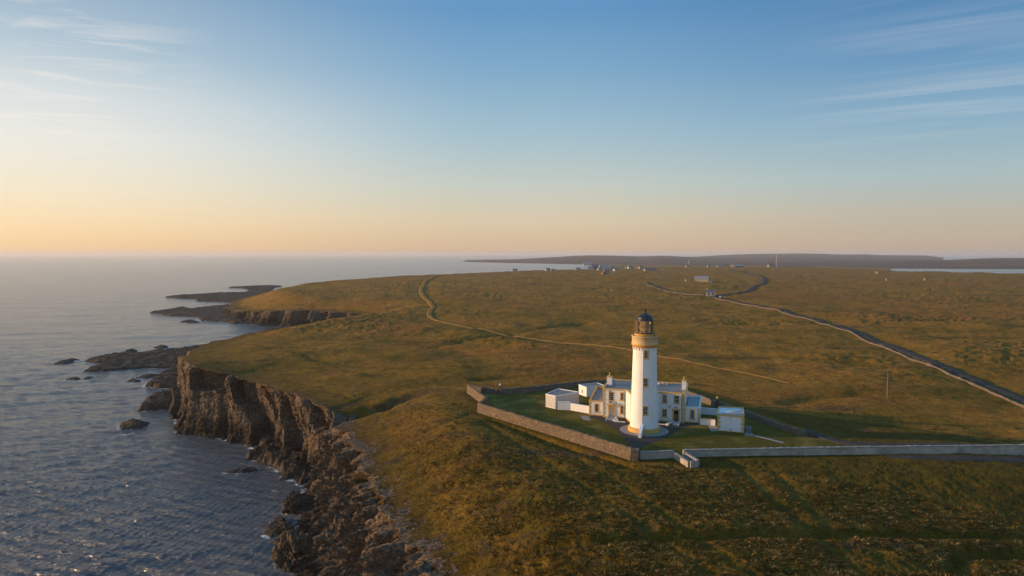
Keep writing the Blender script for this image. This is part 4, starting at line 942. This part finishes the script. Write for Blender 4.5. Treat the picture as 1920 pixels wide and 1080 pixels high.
    # the rear block that shows its sunlit gable over the left wing
    m = MB(); m.prism([(-1.35, 8.3), (0, 8.3), (2.5, 9.2), (2.5, 11.5), (-.9, 11.5)], -.3, [4.1, 4.15, 4.5, 4.5, 4.4]); r = m.build('rear_block', M['white'], t)
    m = MB(); m.prism([(-1.4, 8.25), (0, 8.25), (2.5, 9.15), (2.5, 11.55), (-.95, 11.55)], 4.2, [4.35, 4.4, 4.62, 4.62, 4.55]); m.build('roof', M['lead'], r)
keepers_house()

def poly_block(name, pts, zt, label, cat, wall='white', roof='lead', coping='buff', cop_h=.2, base=True, roof_in=.22, roof_drop=.12, extra=None):
    """flat or gently pitched outbuilding from its plan (counter-clockwise) and wall-head heights"""
    c = np.mean(np.array(pts), 0); P = [(p[0] - c[0], p[1] - c[1]) for p in pts]; t = empty(name, (c[0], c[1], 0), 0, label, cat)
    m = MB(); m.prism(P, -.4, zt); m.build('wall', M[wall], t)
    k = lambda f: [(p[0] * f, p[1] * f) for p in P]
    rr = max(np.hypot(*p) for p in P); n = len(P)
    m = MB()
    o, i = k(1 + .06 / rr), k(1 - roof_in / rr)
    for a in range(n):
        b = (a + 1) % n; q = [o[a], o[b], i[b], i[a]]; m.prism(q, min(zt[a], zt[b]) - .05, [zt[a] + cop_h, zt[b] + cop_h, zt[b] + cop_h, zt[a] + cop_h])
    if coping: m.build('coping', M[coping], t)
    m = MB(); m.prism(i, min(zt) - .2, [z + cop_h - roof_drop for z in zt]); m.build('roof', M[roof], t)
    if base: m = MB(); m.prism(k(1 + .04 / rr), -.4, .16); m.build('base_course', M[coping or 'buff'], t)
    if extra: extra(t, P)
    return t
def corner_quoins(t, P, h, mat='buff'):
    for j in (0, 1):
        a = Vector(P[j]); b = Vector(P[1 - j]); d = (b - a).normalized(); nrm = Vector((d.y, -d.x)) if j == 0 else Vector((-d.y, d.x)); m = MB(); z = .16; k = 0
        while z < h - .1:
            w = .5 if k % 2 else .28; q = [a + nrm * .03 - d * .03, a + nrm * .03 + d * w, a + d * w - nrm * .05, a - d * .03 - nrm * .05]
            if j == 1: q = q[::-1]
            m.prism([tuple(p) for p in q], z + .01, min(z + .38, h) - .01); z += .38; k += 1
        m.build('quoins', M[mat], t)
# right outbuilding, fronted by a blank white wall under a blue-grey lean-to roof
def ob_extra(t, P):
    corner_quoins(t, P, 2.72, 'buff')
    a = Vector(P[0]).lerp(Vector(P[1]), .5); d = (Vector(P[1]) - Vector(P[0])).normalized(); n = Vector((d.y, -d.x))
    for z, w in ((2.38, .07), (.36, .2)):
        m = MB(); q = [a + n * .04 - d * w, a + n * .04 + d * w, a - n * .02 + d * w, a - n * .02 - d * w]; m.prism([tuple(p) for p in q], z - .06, z + .06); m.build('wall_vent', M['iron'], t)
poly_block('outbuilding', [(34.05, 112.0), (38.0, 110.5), (40.2, 117.3), (36.25, 118.6)], [2.62, 2.75, 2.55, 2.45], 'white blue roofed outbuilding with buff corner stones at the right end of the range', 'outbuilding', roof='blue_roof', roof_drop=.2, extra=ob_extra)
# left outbuilding, running away to the back behind the low white yard wall
poly_block('outbuilding', [(6.46, 129.75), (8.22, 127.95), (8.75, 128.3), (13.0, 131.4), (9.2, 134.5)], [2.42, 2.42, 2.42, 2.5, 2.52], 'white flat roofed outbuilding with angled end at the left of the range', 'outbuilding', wall='shaded_white', roof='lead', coping='white', cop_h=.13, roof_drop=.1)
def sh_extra(t, P):
    a = Vector(P[0]); b = Vector(P[1]); d = (b - a).normalized(); n = Vector((d.y, -d.x)); q = a.lerp(b, .45); m = MB()
    m.prism([tuple(p) for p in (q + n * .03 - d * .14, q + n * .03 + d * .14, q - n * .03 + d * .14, q - n * .03 - d * .14)], .5, 1.2); m.build('window', M['pane'], t)
poly_block('shed', [(13.97, 141.6), (15.3, 138.9), (19.4, 140.6), (18.1, 143.4)], [2.0, 1.95, 1.95, 2.05], 'small white shed with a bright sunlit gable behind the left outbuilding', 'shed', roof='lead', coping='white', cop_h=.1, roof_drop=.06, base=False, extra=sh_extra)

# ------------------------------------------------------------------ walls of the compound
def wall_run(name, pts, h, th, mat, label, cat, cap=None, cap_h=.12, jit=.05, step=.5, group=None, base=None, hts=None):
    """free-standing wall along a line, its top slightly uneven and its foot on the ground"""
    Q = [np.array(pts[0], float)]; T = [0.0]
    for i, (a, b) in enumerate(zip(pts[:-1], pts[1:])):
        a = np.array(a, float); b = np.array(b, float); L = np.linalg.norm(b - a); n = max(1, int(L / step))
        for k in range(1, n + 1): Q.append(a + (b - a) * k / n); T.append(i + k / n)
    Q = np.array(Q); n = len(Q); tg = np.gradient(Q, axis=0)
    tg /= np.linalg.norm(tg, axis=1)[:, None] + 1e-9; nr = np.stack([-tg[:, 1], tg[:, 0]], 1)
    rng = np.random.RandomState(int(abs(Q[0][0] * 13 + Q[0][1] * 7)) % 9999); hh = np.interp(T, range(len(pts)), hts) if hts else np.full(n, h)
    g = land_height(Q[:, 0], Q[:, 1])[0] if base is None else np.full(n, base)
    k = np.ones(7) / 7; g = np.convolve(np.concatenate([np.full(3, g[0]), g, np.full(3, g[-1])]), k, 'valid')
    top = g + hh + rng.normal(0, jit, n) + (rng.rand(n) < .1) * jit * 2; c = Q.mean(0); bt = .12 if not cap else 0.02
    V = []; F = []
    for i in range(n):
        j = rng.normal(0, jit * .35, 2)
        for s, z, w in ((1, g[i] - .5, th / 2 + bt), (1, top[i] - .06, th / 2 + j[0]), (1, top[i], th / 2 - .06), (-1, top[i] + rng.normal(0, jit * .5), th / 2 - .06), (-1, top[i] - .06, th / 2 + j[1]), (-1, g[i] - .5, th / 2 + bt)):
            p = Q[i] - c + nr[i] * s * w; V.append((p[0], p[1], z))
    for i in range(n - 1):
        for q in range(5): F.append((i * 6 + q, i * 6 + q + 1, i * 6 + q + 7, i * 6 + q + 6))
    F.append((0, 5, 4, 3, 2, 1)); F.append(tuple((n - 1) * 6 + q for q in (0, 1, 2, 3, 4, 5)))
    t = empty(name, (c[0], c[1], 0), 0, label, cat, group) if cap else None
    m = MB(); m.v = V; m.f = F; m.sm = [False] * len(F); o = m.build('wall_body' if cap else name, M[mat], t)
    if cap:
        V = []; F = []
        for i in range(n):
            for s, z, w in ((1, top[i] - .0, th / 2 + .06), (1, top[i] + cap_h, th / 2 + .05), (-1, top[i] + cap_h + .01, th / 2 + .05), (-1, top[i] - .0, th / 2 + .06)):
                p = Q[i] - c + nr[i] * s * w; V.append((p[0], p[1], z + .004))
        for i in range(n - 1):
            for q in range(4): F.append((i * 4 + q, i * 4 + (q + 1) % 4, i * 4 + 4 + (q + 1) % 4, i * 4 + 4 + q))
        F.append((0, 3, 2, 1)); F.append(tuple((n - 1) * 4 + q for q in range(4)))
        m = MB(); m.v = V; m.f = F; m.sm = [False] * len(F); m.build('coping', M[cap], t); return t
    o.location = (c[0], c[1], 0); return tag(o, label, cat, group)
wall_run('stone_wall', MAINW, W_TOP, .55, 'stone', 'tall brown rubble wall running from the headland corner down to the stone gatepost', 'wall', base=0, jit=.04, step=.4)
wall_run('stone_wall', BACKW1, 1.15, .5, 'dark_stone', 'short grey stretch of wall behind the corner of the tall rubble wall', 'wall', base=0)
wall_run('stone_wall', BACKW2, 1.15, .5, 'dark_stone', 'long shaded stone wall passing behind the keepers\' house', 'wall', base=0)
wall_run('stone_wall', RIGHTW, .95, .5, 'dark_stone', 'stone wall slanting down behind the blue roofed outbuilding towards the drive', 'wall', base=0, jit=.07)
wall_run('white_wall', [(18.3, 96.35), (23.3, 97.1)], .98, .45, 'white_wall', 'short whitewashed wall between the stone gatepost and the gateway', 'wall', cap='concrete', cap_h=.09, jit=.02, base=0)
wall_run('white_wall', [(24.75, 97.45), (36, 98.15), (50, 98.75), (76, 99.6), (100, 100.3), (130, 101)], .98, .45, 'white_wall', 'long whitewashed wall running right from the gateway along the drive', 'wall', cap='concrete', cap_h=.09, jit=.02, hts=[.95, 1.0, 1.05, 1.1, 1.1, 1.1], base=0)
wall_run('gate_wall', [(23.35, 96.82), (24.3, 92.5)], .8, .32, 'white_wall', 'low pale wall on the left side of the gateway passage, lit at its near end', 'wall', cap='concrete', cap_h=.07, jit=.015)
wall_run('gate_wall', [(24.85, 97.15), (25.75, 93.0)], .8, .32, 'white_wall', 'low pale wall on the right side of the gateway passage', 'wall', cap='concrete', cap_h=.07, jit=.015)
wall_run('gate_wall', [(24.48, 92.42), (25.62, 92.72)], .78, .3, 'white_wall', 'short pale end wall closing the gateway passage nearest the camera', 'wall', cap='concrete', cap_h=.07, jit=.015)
def post(name, x, y, w, h, mat, label, fin=None, z0=0):
    t = empty(name, (x, y, z0), R(-12), label, 'gatepost'); m = MB(); m.box(-w / 2, w / 2, -w / 2, w / 2, -.4, h); m.build('shaft', M[mat], t, .03)
    m = MB(); m.prism([(-w / 2 - .06, -w / 2 - .06), (w / 2 + .06, -w / 2 - .06), (w / 2 + .06, w / 2 + .06), (-w / 2 - .06, w / 2 + .06)], h, h + .12); m.build('cap', M[mat], t)
    if fin: m = MB(); m.lathe([(.12, h + .12), (.22, h + .26), (.2, h + .42), (.05, h + .52)], 14); m.build('finial', M[fin], t)
post('gatepost', 17.5, 95.75, .95, 1.55, 'dark_stone', 'thick dark stone gatepost where the rubble wall meets the white wall')
x, y = at(938, 735, 0); post('gatepost', x, y, .55, 1.25, 'dark_stone', 'stone gatepost with a white finial in the wall behind the left lawn', 'white')
x, y = at(1345, 757, 0); post('gatepost', x, y, .55, .95, 'stone', 'stone gatepost in the wall behind the outbuilding, topped by a pale stone', 'buff')
wall_run('yard_wall', [(8.62, 127.45), (10.9, 126.95)], 1.55, .3, 'white', 'higher white yard wall next to the angled left outbuilding', 'wall', cap='white', cap_h=.06, jit=.0, base=0)
wall_run('yard_wall', [(11.0, 126.95), house_w(-2.75, 2.0)], 1.32, .3, 'white', 'lower white yard wall joining the left wing of the house', 'wall', cap='white', cap_h=.06, jit=.0, base=0)
wall_run('yard_wall', [(32.35, 116.2), (34.7, 115.3)], 1.05, .3, 'white', 'low white yard wall between the right wing and the blue roofed outbuilding', 'wall', cap='buff', cap_h=.06, jit=.0, base=0)
wall_run('yard_wall', [(34.6, 123.9), (37.6, 122.6)], 1.15, .3, 'white', 'white back wall of the small dark yard beside the right wing', 'wall', cap='white', cap_h=.06, jit=.0, base=0)
for a, b, lb in ((2.5, 4.4, 'thin white kerb before the dark area left of the tower'), (9.4, 11.4, 'thin white kerb before the dark area right of the tower')):
    p, q = house_w(a, -2.75 if a < 5 else -2.3), house_w(b, -2.75 if a < 5 else -2.3); wall_run('kerb_wall', [p, q], .22, .16, 'step', lb, 'kerb', jit=0, base=0)
def tank():
    t = empty('oil_tank', (38.75, 110.55, 0), R(-22), 'grey blue oil tank standing at the right end of the outbuilding', 'tank')
    m = MB(); m.prism([(-.42, -.5), (.42, -.5), (.42, .6), (-.42, .6)], .18, 1.05); m.build('tank_body', M['tank'], t, .08)
    m = MB(); m.box(-.5, .5, -.58, -.3, -.3, .178); m.box(-.5, .5, .3, .66, -.3, .178); m.build('tank_base', M['concrete'], t)
    m = MB(); m.lathe([(.14, 1.05), (.14, 1.13), (.04, 1.15)], 14); m.build('filler_cap', M['iron'], t)
tank()

# ------------------------------------------------------------------ lawn, paths, roads
def sheet(name, poly, z, mat, kind='structure', res=None):
    bm = bmesh.new(); vs = [bm.verts.new((p[0], p[1], z)) for p in poly]; bm.faces.new(vs); bmesh.ops.recalc_face_normals(bm, faces=bm.faces[:]); bm.normal_update()
    if bm.faces[0].normal.z < 0: bmesh.ops.reverse_faces(bm, faces=bm.faces[:])
    bmesh.ops.triangulate(bm, faces=bm.faces[:]); me = bpy.data.meshes.new(name); bm.to_mesh(me); bm.free(); me.materials.append(mat)
    o = bpy.data.objects.new(name, me); C.objects.link(o); return tag(o, kind=kind)
sheet('lawn', COMPOUND, .035, M['lawn'])
PATH = smooth_poly(ats([(1104, 783), (1128, 790), (1150, 803), (1166, 818), (1180, 834), (1185, 846), (1186, 858)]), 4) + smooth_poly(ats([(1203, 857), (1202, 845), (1210, 836), (1230, 829), (1252, 820), (1275, 806), (1297, 798), (1312, 797)]), 4) + [house_w(17, 2), house_w(-2, 2)]
sheet('path', PATH, .045, M['asphalt'])
ring = [(21.95 + 4.0 * math.cos(a), 112.2 + 4.0 * math.sin(a)) for a in np.linspace(0, 6.2832, 49)[:-1]]
sheet('paving', ring, .07, M['concrete'])
sheet('path', ats([(1327, 798), (1344, 800), (1346, 809), (1333, 809)]), .05, M['concrete'])
sheet('path', ats([(1088, 780), (1104, 781), (1108, 789), (1094, 788)]), .05, M['concrete'])
sheet('paving', ats([(1394, 812), (1410, 812.5), (1414, 818), (1398, 818)]), .055, M['concrete'])
def strip(name, pts, w, mat, lift=.07, step=None, kind='structure', off=0.0, jit=0, flat=None):
    P = smooth_poly(pts, 6); P = np.array(P); seg = np.linalg.norm(np.diff(P, axis=0), axis=1); cum = np.concatenate([[0], np.cumsum(seg)]); s = 0; S = []
    while s < cum[-1]:
        S.append(s); d = np.hypot(np.interp(s, cum, P[:, 0]), np.interp(s, cum, P[:, 1])); s += max(.6, d * .004)
    S.append(cum[-1]); S = np.array(S); Q = np.stack([np.interp(S, cum, P[:, j]) for j in (0, 1)], 1); tg = np.gradient(Q, axis=0); tg /= np.linalg.norm(tg, axis=1)[:, None]
    nr = np.stack([-tg[:, 1], tg[:, 0]], 1); D = np.hypot(Q[:, 0], Q[:, 1]); W = np.interp(S, cum, np.interp(np.linspace(0, 1, len(cum)), np.linspace(0, 1, len(w)), w)) if isinstance(w, (list, tuple)) else np.full(len(S), w)
    if jit: W = W * (1 + jit * fb2(S / 7, S * 0, 3, 3))
    nc = 5; k = np.linspace(-.5, .5, nc); X = Q[:, None, :] + nr[:, None, :] * (k[None, :, None] * W[:, None, None] + off)
    if flat is None:
        hs = [land_height(X[:, j, 0], X[:, j, 1])[0] for j in range(nc)]; z = np.stack(hs, 1); z = np.maximum(z, z.mean(1, keepdims=True)) + lift + (D * .0006)[:, None]
    else: z = np.full((len(S), nc), flat)
    # sides reach down into the ground so that the strip is a bed and not a floating sheet
    L = X[:, :1] + nr[:, None, :] * -.35; Rr = X[:, -1:] + nr[:, None, :] * .35; X = np.concatenate([L, X, Rr], 1); z = np.concatenate([z[:, :1] - .5, z, z[:, -1:] - .5], 1)
    V = np.concatenate([X, z[..., None]], 2).reshape(-1, 3); o = np_mesh(name, V, grid_faces(len(S), nc + 2), mat, True); return tag(o, kind=kind)
strip('coast_track', TRACK, [3.6, 3.2, 2.8, 2.1, 1.5, 1.1, .8, .45], M['dirt'], .05, jit=.25)
strip('road', ROAD, [3.6, 3.4, 3.0, 2.6, 2.4], M['asphalt'], .08)
strip('road', BRANCH, [4, 4.5, 5, 5, 5], M['asphalt'], .1)
strip('drive', ats([(1660, 857.5), (1720, 859.5), (1800, 860), (1930, 860), (2080, 862)]), [1.0, 2.0, 2.3, 2.4, 2.4], M['asphalt'], .06)
strip('drive', ats([(1508, 806), (1535, 817), (1565, 827), (1600, 832.5), (1650, 835.5), (1760, 836), (1930, 835), (2080, 834)]), [1.2, 1.8, 2.2, 2.2, 2.2, 2.2], M['asphalt'], .06)
strip('path', ats([(1410, 816), (1440, 823), (1470, 831)]), .7, M['concrete'], .05, flat=.05)
# stone wall that keeps the road company on its seaward side
rp = np.array(smooth_poly(ROAD, 5)); tg = np.gradient(rp, axis=0); tg /= np.linalg.norm(tg, axis=1)[:, None]
rw = rp + np.stack([-tg[:, 1], tg[:, 0]], 1) * -3.1
kk = [i for i in range(len(rp)) if rp[i][1] < 760]
gap = [i for i in kk if 442 < rp[i][1] < 470]
far_part = [tuple(rw[i]) for i in kk if rp[i][1] >= 470]; near_part = [tuple(rw[i]) for i in kk if rp[i][1] <= 452]
wall_run('roadside_wall', near_part, .42, .42, 'dark_stone', 'long sunlit stone wall beside the road sweeping to the right edge', 'wall', jit=.06, step=1.2)
wall_run('roadside_wall', far_part, .35, .4, 'dark_stone', 'farther stone wall along the road beyond the white cottage', 'wall', jit=.06, step=3)

# ------------------------------------------------------------------ poles and mast
def pole(x, y, h, label, arm=True):
    z = gz(x, y); t = empty('telegraph_pole', (x, y, z), 0, label, 'pole'); m = MB(); m.lathe([(.15, -.5), (.14, 0), (.10, h)], 10); m.build('post', M['pole'], t)
    m = MB(); m.box(-.55, .55, -.06, .06, h - .55, h - .43); m.build('crossarm', M['pole'], t)
    for k in (-.45, .45): m = MB(); m.lathe([(.04, h - .43), (.06, h - .36), (.03, h - .26)], 8, k, 0); m.build('insulator', M['iron'], t)
pole(*at(1664, 748.5), 5.7, 'lone wooden telegraph pole on the moor right of the compound')
def mast():
    x, y = at(1455.5, 499); y *= 1.0; z = gz(x, y); t = empty('radio_mast', (x, y, z), R(20), 'tall thin radio mast on the skyline in front of the far hill', 'mast'); H = 34; m = MB(); w = .9
    for a in range(3):
        q0 = (w * math.cos(a * 2.094), w * math.sin(a * 2.094)); q1 = (w * math.cos((a + 1) * 2.094), w * math.sin((a + 1) * 2.094)); m.bar((*q0, -1), (q0[0] * .5, q0[1] * .5, H), .2, 5)
        for k in range(12):
            f0, f1 = 1 - .5 * k / 12, 1 - .5 * (k + 1) / 12; m.bar((q0[0] * f0, q0[1] * f0, H * k / 12), (q1[0] * f1, q1[1] * f1, H * (k + 1) / 12), .1, 4)
    m.build('lattice', M['steel'], t); m = MB(); m.bar((0, 0, H - 2), (0, 0, H + 6), .16, 6); m.build('aerial', M['steel'], t)
    m = MB(); m.lathe([(.5, H * .62), (.55, H * .62 + 1.6)], 10, .9, -.6); m.build('dish_drum', M['steel'], t)
mast()

# ------------------------------------------------------------------ distant cottages, farms and the village
def cottage(px, py, L, Wd, h, rz, label, roof='far_roof', wall='render', rise=None, chim=2, name='cottage', cat='house', group=None, win=3, z=None):
    x, y = at(px, py, 0 if z is None else z); g = gz(x, y) if z is None else z; rise = rise if rise is not None else Wd * .38
    t = empty(name, (x, y, g), R(rz), label, cat, group); l, w = L / 2, Wd / 2; m = MB()
    m.add([(-l, -w, -1), (l, -w, -1), (l, w, -1), (-l, w, -1), (-l, -w, h), (l, -w, h), (l, w, h), (-l, w, h), (-l, 0, h + rise), (l, 0, h + rise)], [(0, 1, 5, 4), (2, 3, 7, 6), (1, 2, 6, 9, 5), (3, 0, 4, 8, 7)])
    m.build('wall', M[wall], t); m = MB(); e = .3; k = .12
    m.add([(-l - e, -w - e, h - e * rise / w + k), (l + e, -w - e, h - e * rise / w + k), (l + e, 0, h + rise + k), (-l - e, 0, h + rise + k), (-l - e, w + e, h - e * rise / w + k), (l + e, w + e, h - e * rise / w + k)], [(0, 1, 2, 3), (3, 2, 5, 4)])
    r = m.build('roof', M[roof], t)
    for i in range(chim):
        q = -l + .5 if i == 0 else l - .5; m = MB(); m.box(q - .45, q + .45, -.4, .4, h, h + rise + 1.0); m.build('chimney', M[wall], r)
    for i in range(win):
        s = -l + L * (i + .5) / win; m = MB()
        if i == win // 2 and win % 2: m.box(s - .5, s + .5, -w - .05, -w + .1, -.1, 2.0); m.build('door', M['timber'], t)
        else: m.box(s - .45, s + .45, -w - .05, -w + .1, .9, 2.1); m.build('window', M['pane'], t)
    return t
cottage(1332.5, 556.5, 6.0, 4.2, 2.9, -14, 'white cottage standing at the fork where the branch road leaves the wall', roof='far_roof', chim=1, win=2)
x, y = at(1352, 559); 
cottage(1352, 559.5, 1.7, 1.3, 1.0, 20, 'tiny white hut beside the road just right of the white cottage', roof='pale_roof', chim=0, win=0, name='hut', cat='hut')
cottage(1316, 528, 14.5, 8, 2.6, -24, 'lone long shed with pale roof and sunlit cream gable on the open moor', roof='pale_roof', wall='cream', chim=0, win=0, name='farm_shed', cat='shed')
cottage(1332, 528.5, 3, 3, 1.5, -10, 'little lean hut just right of the lone long shed', roof='far_roof', chim=0, win=0, name='hut', cat='hut')
cottage(1287, 528, 1.8, 1.8, 1.4, 10, 'tiny pale hut well left of the lone long shed', roof='pale_roof', chim=0, win=0, name='hut', cat='hut')
x, y = at(1334.5, 548); pole(x, y, 5.5, 'telegraph pole directly behind the white cottage at the fork')
VG = 'far houses along the bay and the skyline'
vill = [
 (1027, 508.2, 9, 6, 3.2, 20, 'render', 'far_roof', 'white house alone on the shore ridge, leftmost on the near side of the bay'), (1037, 508, 8, 5, 2.2, 10, 'render', 'pale_roof', 'low pale shed right of the leftmost shore house'),
 (966, 508.6, 9, 6, 2.4, 0, 'render', 'far_roof', 'small pale house at the left end of the dark coastal rise'), (1084, 507, 10, 7, 2.6, 5, 'render', 'pale_roof', 'pale hazy house on the shore midway between the lone house and the village'),
 (1108, 504.8, 12, 8, 3, -8, 'render', 'far_roof', 'first house of the village beside the big dark block'), (1115.5, 504, 16, 12, 7, 0, 'slate', 'far_roof', 'big dark block at the left end of the village'),
 (1125, 507, 10, 7, 3, 15, 'render', 'far_roof', 'white house just below the big dark village block'), (1133, 502.4, 24, 10, 4.5, 0, 'render', 'pale_roof', 'longest pale roofed shed behind the village'),
 (1138.5, 505.2, 19, 8, 3.0, 2, 'cream', 'pale_roof', 'second long pale shed, in front of the longest one'), (1148, 505, 11, 8, 5, 12, 'render', 'far_roof', 'tall white house right of the two long pale sheds'),
 (1154, 507.2, 9, 7, 2.6, 30, 'render', 'far_roof', 'small house below and right of the tall white village house'), (1161, 504.6, 12, 7, 3, -10, 'cream', 'far_roof', 'cream house in the middle of the village'),
 (1176, 503.4, 9, 7, 3.2, 0, 'render', 'far_roof', 'left of a close pair of bright houses right of the village middle'), (1181.5, 503.8, 12, 8, 4.2, 18, 'render', 'far_roof', 'right and larger of the close pair of bright houses'),
 (1197, 504, 10, 7, 3.2, 0, 'cream', 'far_roof', 'cream house, left of the last pair at the right end of the village'), (1201.5, 504.1, 9, 7, 3.8, 10, 'render', 'far_roof', 'white house, right of the last pair at the right end of the village'),
 (1136.5, 514, 10, 7, 3, 32, 'render', 'far_roof', 'white farmhouse with tan neighbour set apart in front of the village'), (1132.5, 515, 8, 6, 2.2, 32, 'dirt', 'far_roof', 'tan barn against the farmhouse in front of the village'),
 (1219, 508.2, 24, 9, 3.2, 4, 'cream', 'far_roof', 'long cream farm range right of the village'), (1227, 508, 9, 7, 2.8, 4, 'render', 'pale_roof', 'small white house at the end of the long cream farm range'),
 (1290, 501.6, 11, 8, 3.2, 0, 'render', 'far_roof', 'pale house with a pole behind it on the left of the skyline'), (1329, 500.4, 8, 7, 3.6, 0, 'render', 'far_roof', 'small bright house at the left of the skyline farm'),
 (1349.5, 500.6, 13, 9, 3.2, -6, 'render', 'far_roof', 'white house between the small bright house and the skyline farm'), (1362, 499.6, 24, 9, 5, -3, 'cream', 'far_roof', 'long cream steading of the skyline farm'),
 (1373.5, 499.8, 14, 11, 7.2, -20, 'cream', 'far_roof', 'tall cream gabled house of the skyline farm'), (1384.5, 500.1, 24, 9, 4.0, -4, 'tank', 'pale_roof', 'long grey shed at the right end of the skyline farm'),
 (1447, 499.8, 20, 10, 5.2, 0, 'cream', 'far_roof', 'pale building at the foot of the radio mast'), (1643, 512.5, 2.6, 2.6, 2.4, 0, 'cream', 'far_roof', 'left of two small white gables on the right moor beside dark scrub'),
 (1646, 513, 2.2, 2.2, 1.8, 20, 'cream', 'far_roof', 'right of two small white gables on the right moor beside dark scrub'), (1664, 526, 3.5, 3, 1.6, 0, 'cream', 'far_roof', 'tiny pale hut on the right moor below the two white gables'),
 (1734, 527, 2.0, 2.0, 1.4, 25, 'cream', 'far_roof', 'tiny bright hut farthest right on the moor')]
for px, py, L, Wd, h, rz, wl_, rf, lb in vill: cottage(px, py, L * .85, Wd * .85, h * .8, rz, lb, rf, wl_, chim=1 if L < 14 else 0, win=0, name='village_house', group=VG)
cottage(1101.5, 497.2, 30, 14, 5, 0, 'white building across the bay at the foot of the far hills', 'pale_roof', 'render', chim=0, win=0, name='village_house', group=VG, z=-11)
x, y = at(1291.5, 501); z = gz(x, y); t = empty('aerial_pole', (x, y, z), 0, 'slim pale pole rising behind the leftmost skyline house', 'pole'); m = MB(); m.bar((0, 0, -1), (0, 0, 17), .35, 6); m.build('post', M['steel'], t); m = MB(); m.bar((-1.6, 0, 14.5), (1.6, 0, 14.5), .22, 5); m.build('crossarm', M['steel'], t)

# ------------------------------------------------------------------ rough grass tufts on the moor near the camera
def tufts():
    rng = np.random.RandomState(11); X = []; Y = []
    for n, y0, y1 in ((70000, 57, 100), (24000, 100, 170)):
        u = rng.rand(n); y = 1 / (1 / y0 + u * (1 / y1 - 1 / y0)); px = rng.uniform(-140, 2080, n); X.append(y * (px - 960) / FPX); Y.append(y)
    x = np.concatenate(X); y = np.concatenate(Y)
    clump = fb2(x / 2.6, y / 2.0, 3, 41); clear = fb2(x / 16, y / 11, 3, 43)
    ok = (clump + .3 * rng.normal(size=len(x)) > -.05) & (clear > -.3)
    x, y, clump = x[ok], y[ok], clump[ok]
    z, sd, zl, w, mow = land_height(x, y); ok = (sd > 1.2) & (mow > .9)
    for q in DITCH: ok &= seg_dist(x, y, q) > 1.0
    for q in RUTS: ok &= seg_dist(x, y, q) > .9
    for q in SHADED_SWARD: ok &= ~inside(x, y, q)
    for q in (TRACK, ROAD): ok &= seg_dist(x, y, q) > 2.6
    ok &= seg_dist(x, y, ats([(1660, 857.5), (1930, 860), (2080, 862)])) > 2; ok &= seg_dist(x, y, ats([(1508, 806), (1600, 832.5), (2080, 834)])) > 2
    x, y, z, sd = x[ok], y[ok], z[ok], sd[ok]; n = len(x); nb = 7; D = np.hypot(x, y)
    size = rng.uniform(.6, 1.15, n) * sstep(172, 135, D) * (.55 + .45 * sstep(2, 12, sd)); tone0 = np.clip(np.where(rng.rand(n) < .36 + .5 * fb2(x / 7, y / 6, 3, 45), .74, .24) + rng.normal(0, .1, n), 0, 1) * (.4 + .6 * sstep(3, 18, sd))
    a = rng.uniform(0, 6.283, (n, nb)); lean = rng.uniform(.5, 1.5, (n, nb)); h = rng.uniform(.15, .36, (n, nb)) * size[:, None]; rr = rng.uniform(0, .2, (n, nb)) * size[:, None]
    wd = rng.uniform(.025, .055, (n, nb)) * (size[:, None] * .6 + .4); dx, dy = np.cos(a), np.sin(a); sx, sy = -dy, dx
    bx = x[:, None] + dx * rr; by = y[:, None] + dy * rr; bz = z[:, None] - .06; V = []
    for t, k in ((0, 1.0), (.55, .8)):
        o = lean * h * t * t * 1.4
        for s in (-1, 1): V.append(np.stack([bx + dx * o + sx * wd * k * s, by + dy * o + sy * wd * k * s, bz + h * t], -1))
    o = lean * h * 1.6; V.append(np.stack([bx + dx * o, by + dy * o, bz + h * np.clip(1 - lean * .3, .5, 1)], -1))
    V = np.stack(V, 2).reshape(-1, 3); i = np.arange(n * nb)[:, None] * 5
    F = np.concatenate([i + np.array([[0, 1, 3]]), i + np.array([[0, 3, 2]]), i + np.array([[2, 3, 4]])], 0)
    tone = np.repeat(np.clip(tone0[:, None] + rng.normal(0, .07, (n, nb)), 0, 1).reshape(-1), 5)
    o = np_mesh('rough_grass', V, F, M['blade'], True, dict(tone=tone)); tag(o, 'tufts of straw coloured and olive grass covering the near moor', 'grass', kind='stuff')
tufts()

# ------------------------------------------------------------------ the air: thin evening haze
def haze():
    m = bpy.data.materials.new('evening_haze'); m.use_nodes = True; N = m.node_tree.nodes; N.remove(N['Principled BSDF'])
    v = N.new('ShaderNodeVolumePrincipled'); v.inputs['Color'].default_value = (.91, .9, .92, 1); v.inputs['Density'].default_value = 7.5e-5; v.inputs['Anisotropy'].default_value = .2
    m.node_tree.links.new(v.outputs[0], N['Material Output'].inputs['Volume'])
    b = MB(); b.box(-60000, 60000, -3000, 50000, -34, 75); o = b.build('haze', m); tag(o, kind='stuff', label='thin pale evening haze over sea and moor', cat='haze')
haze()
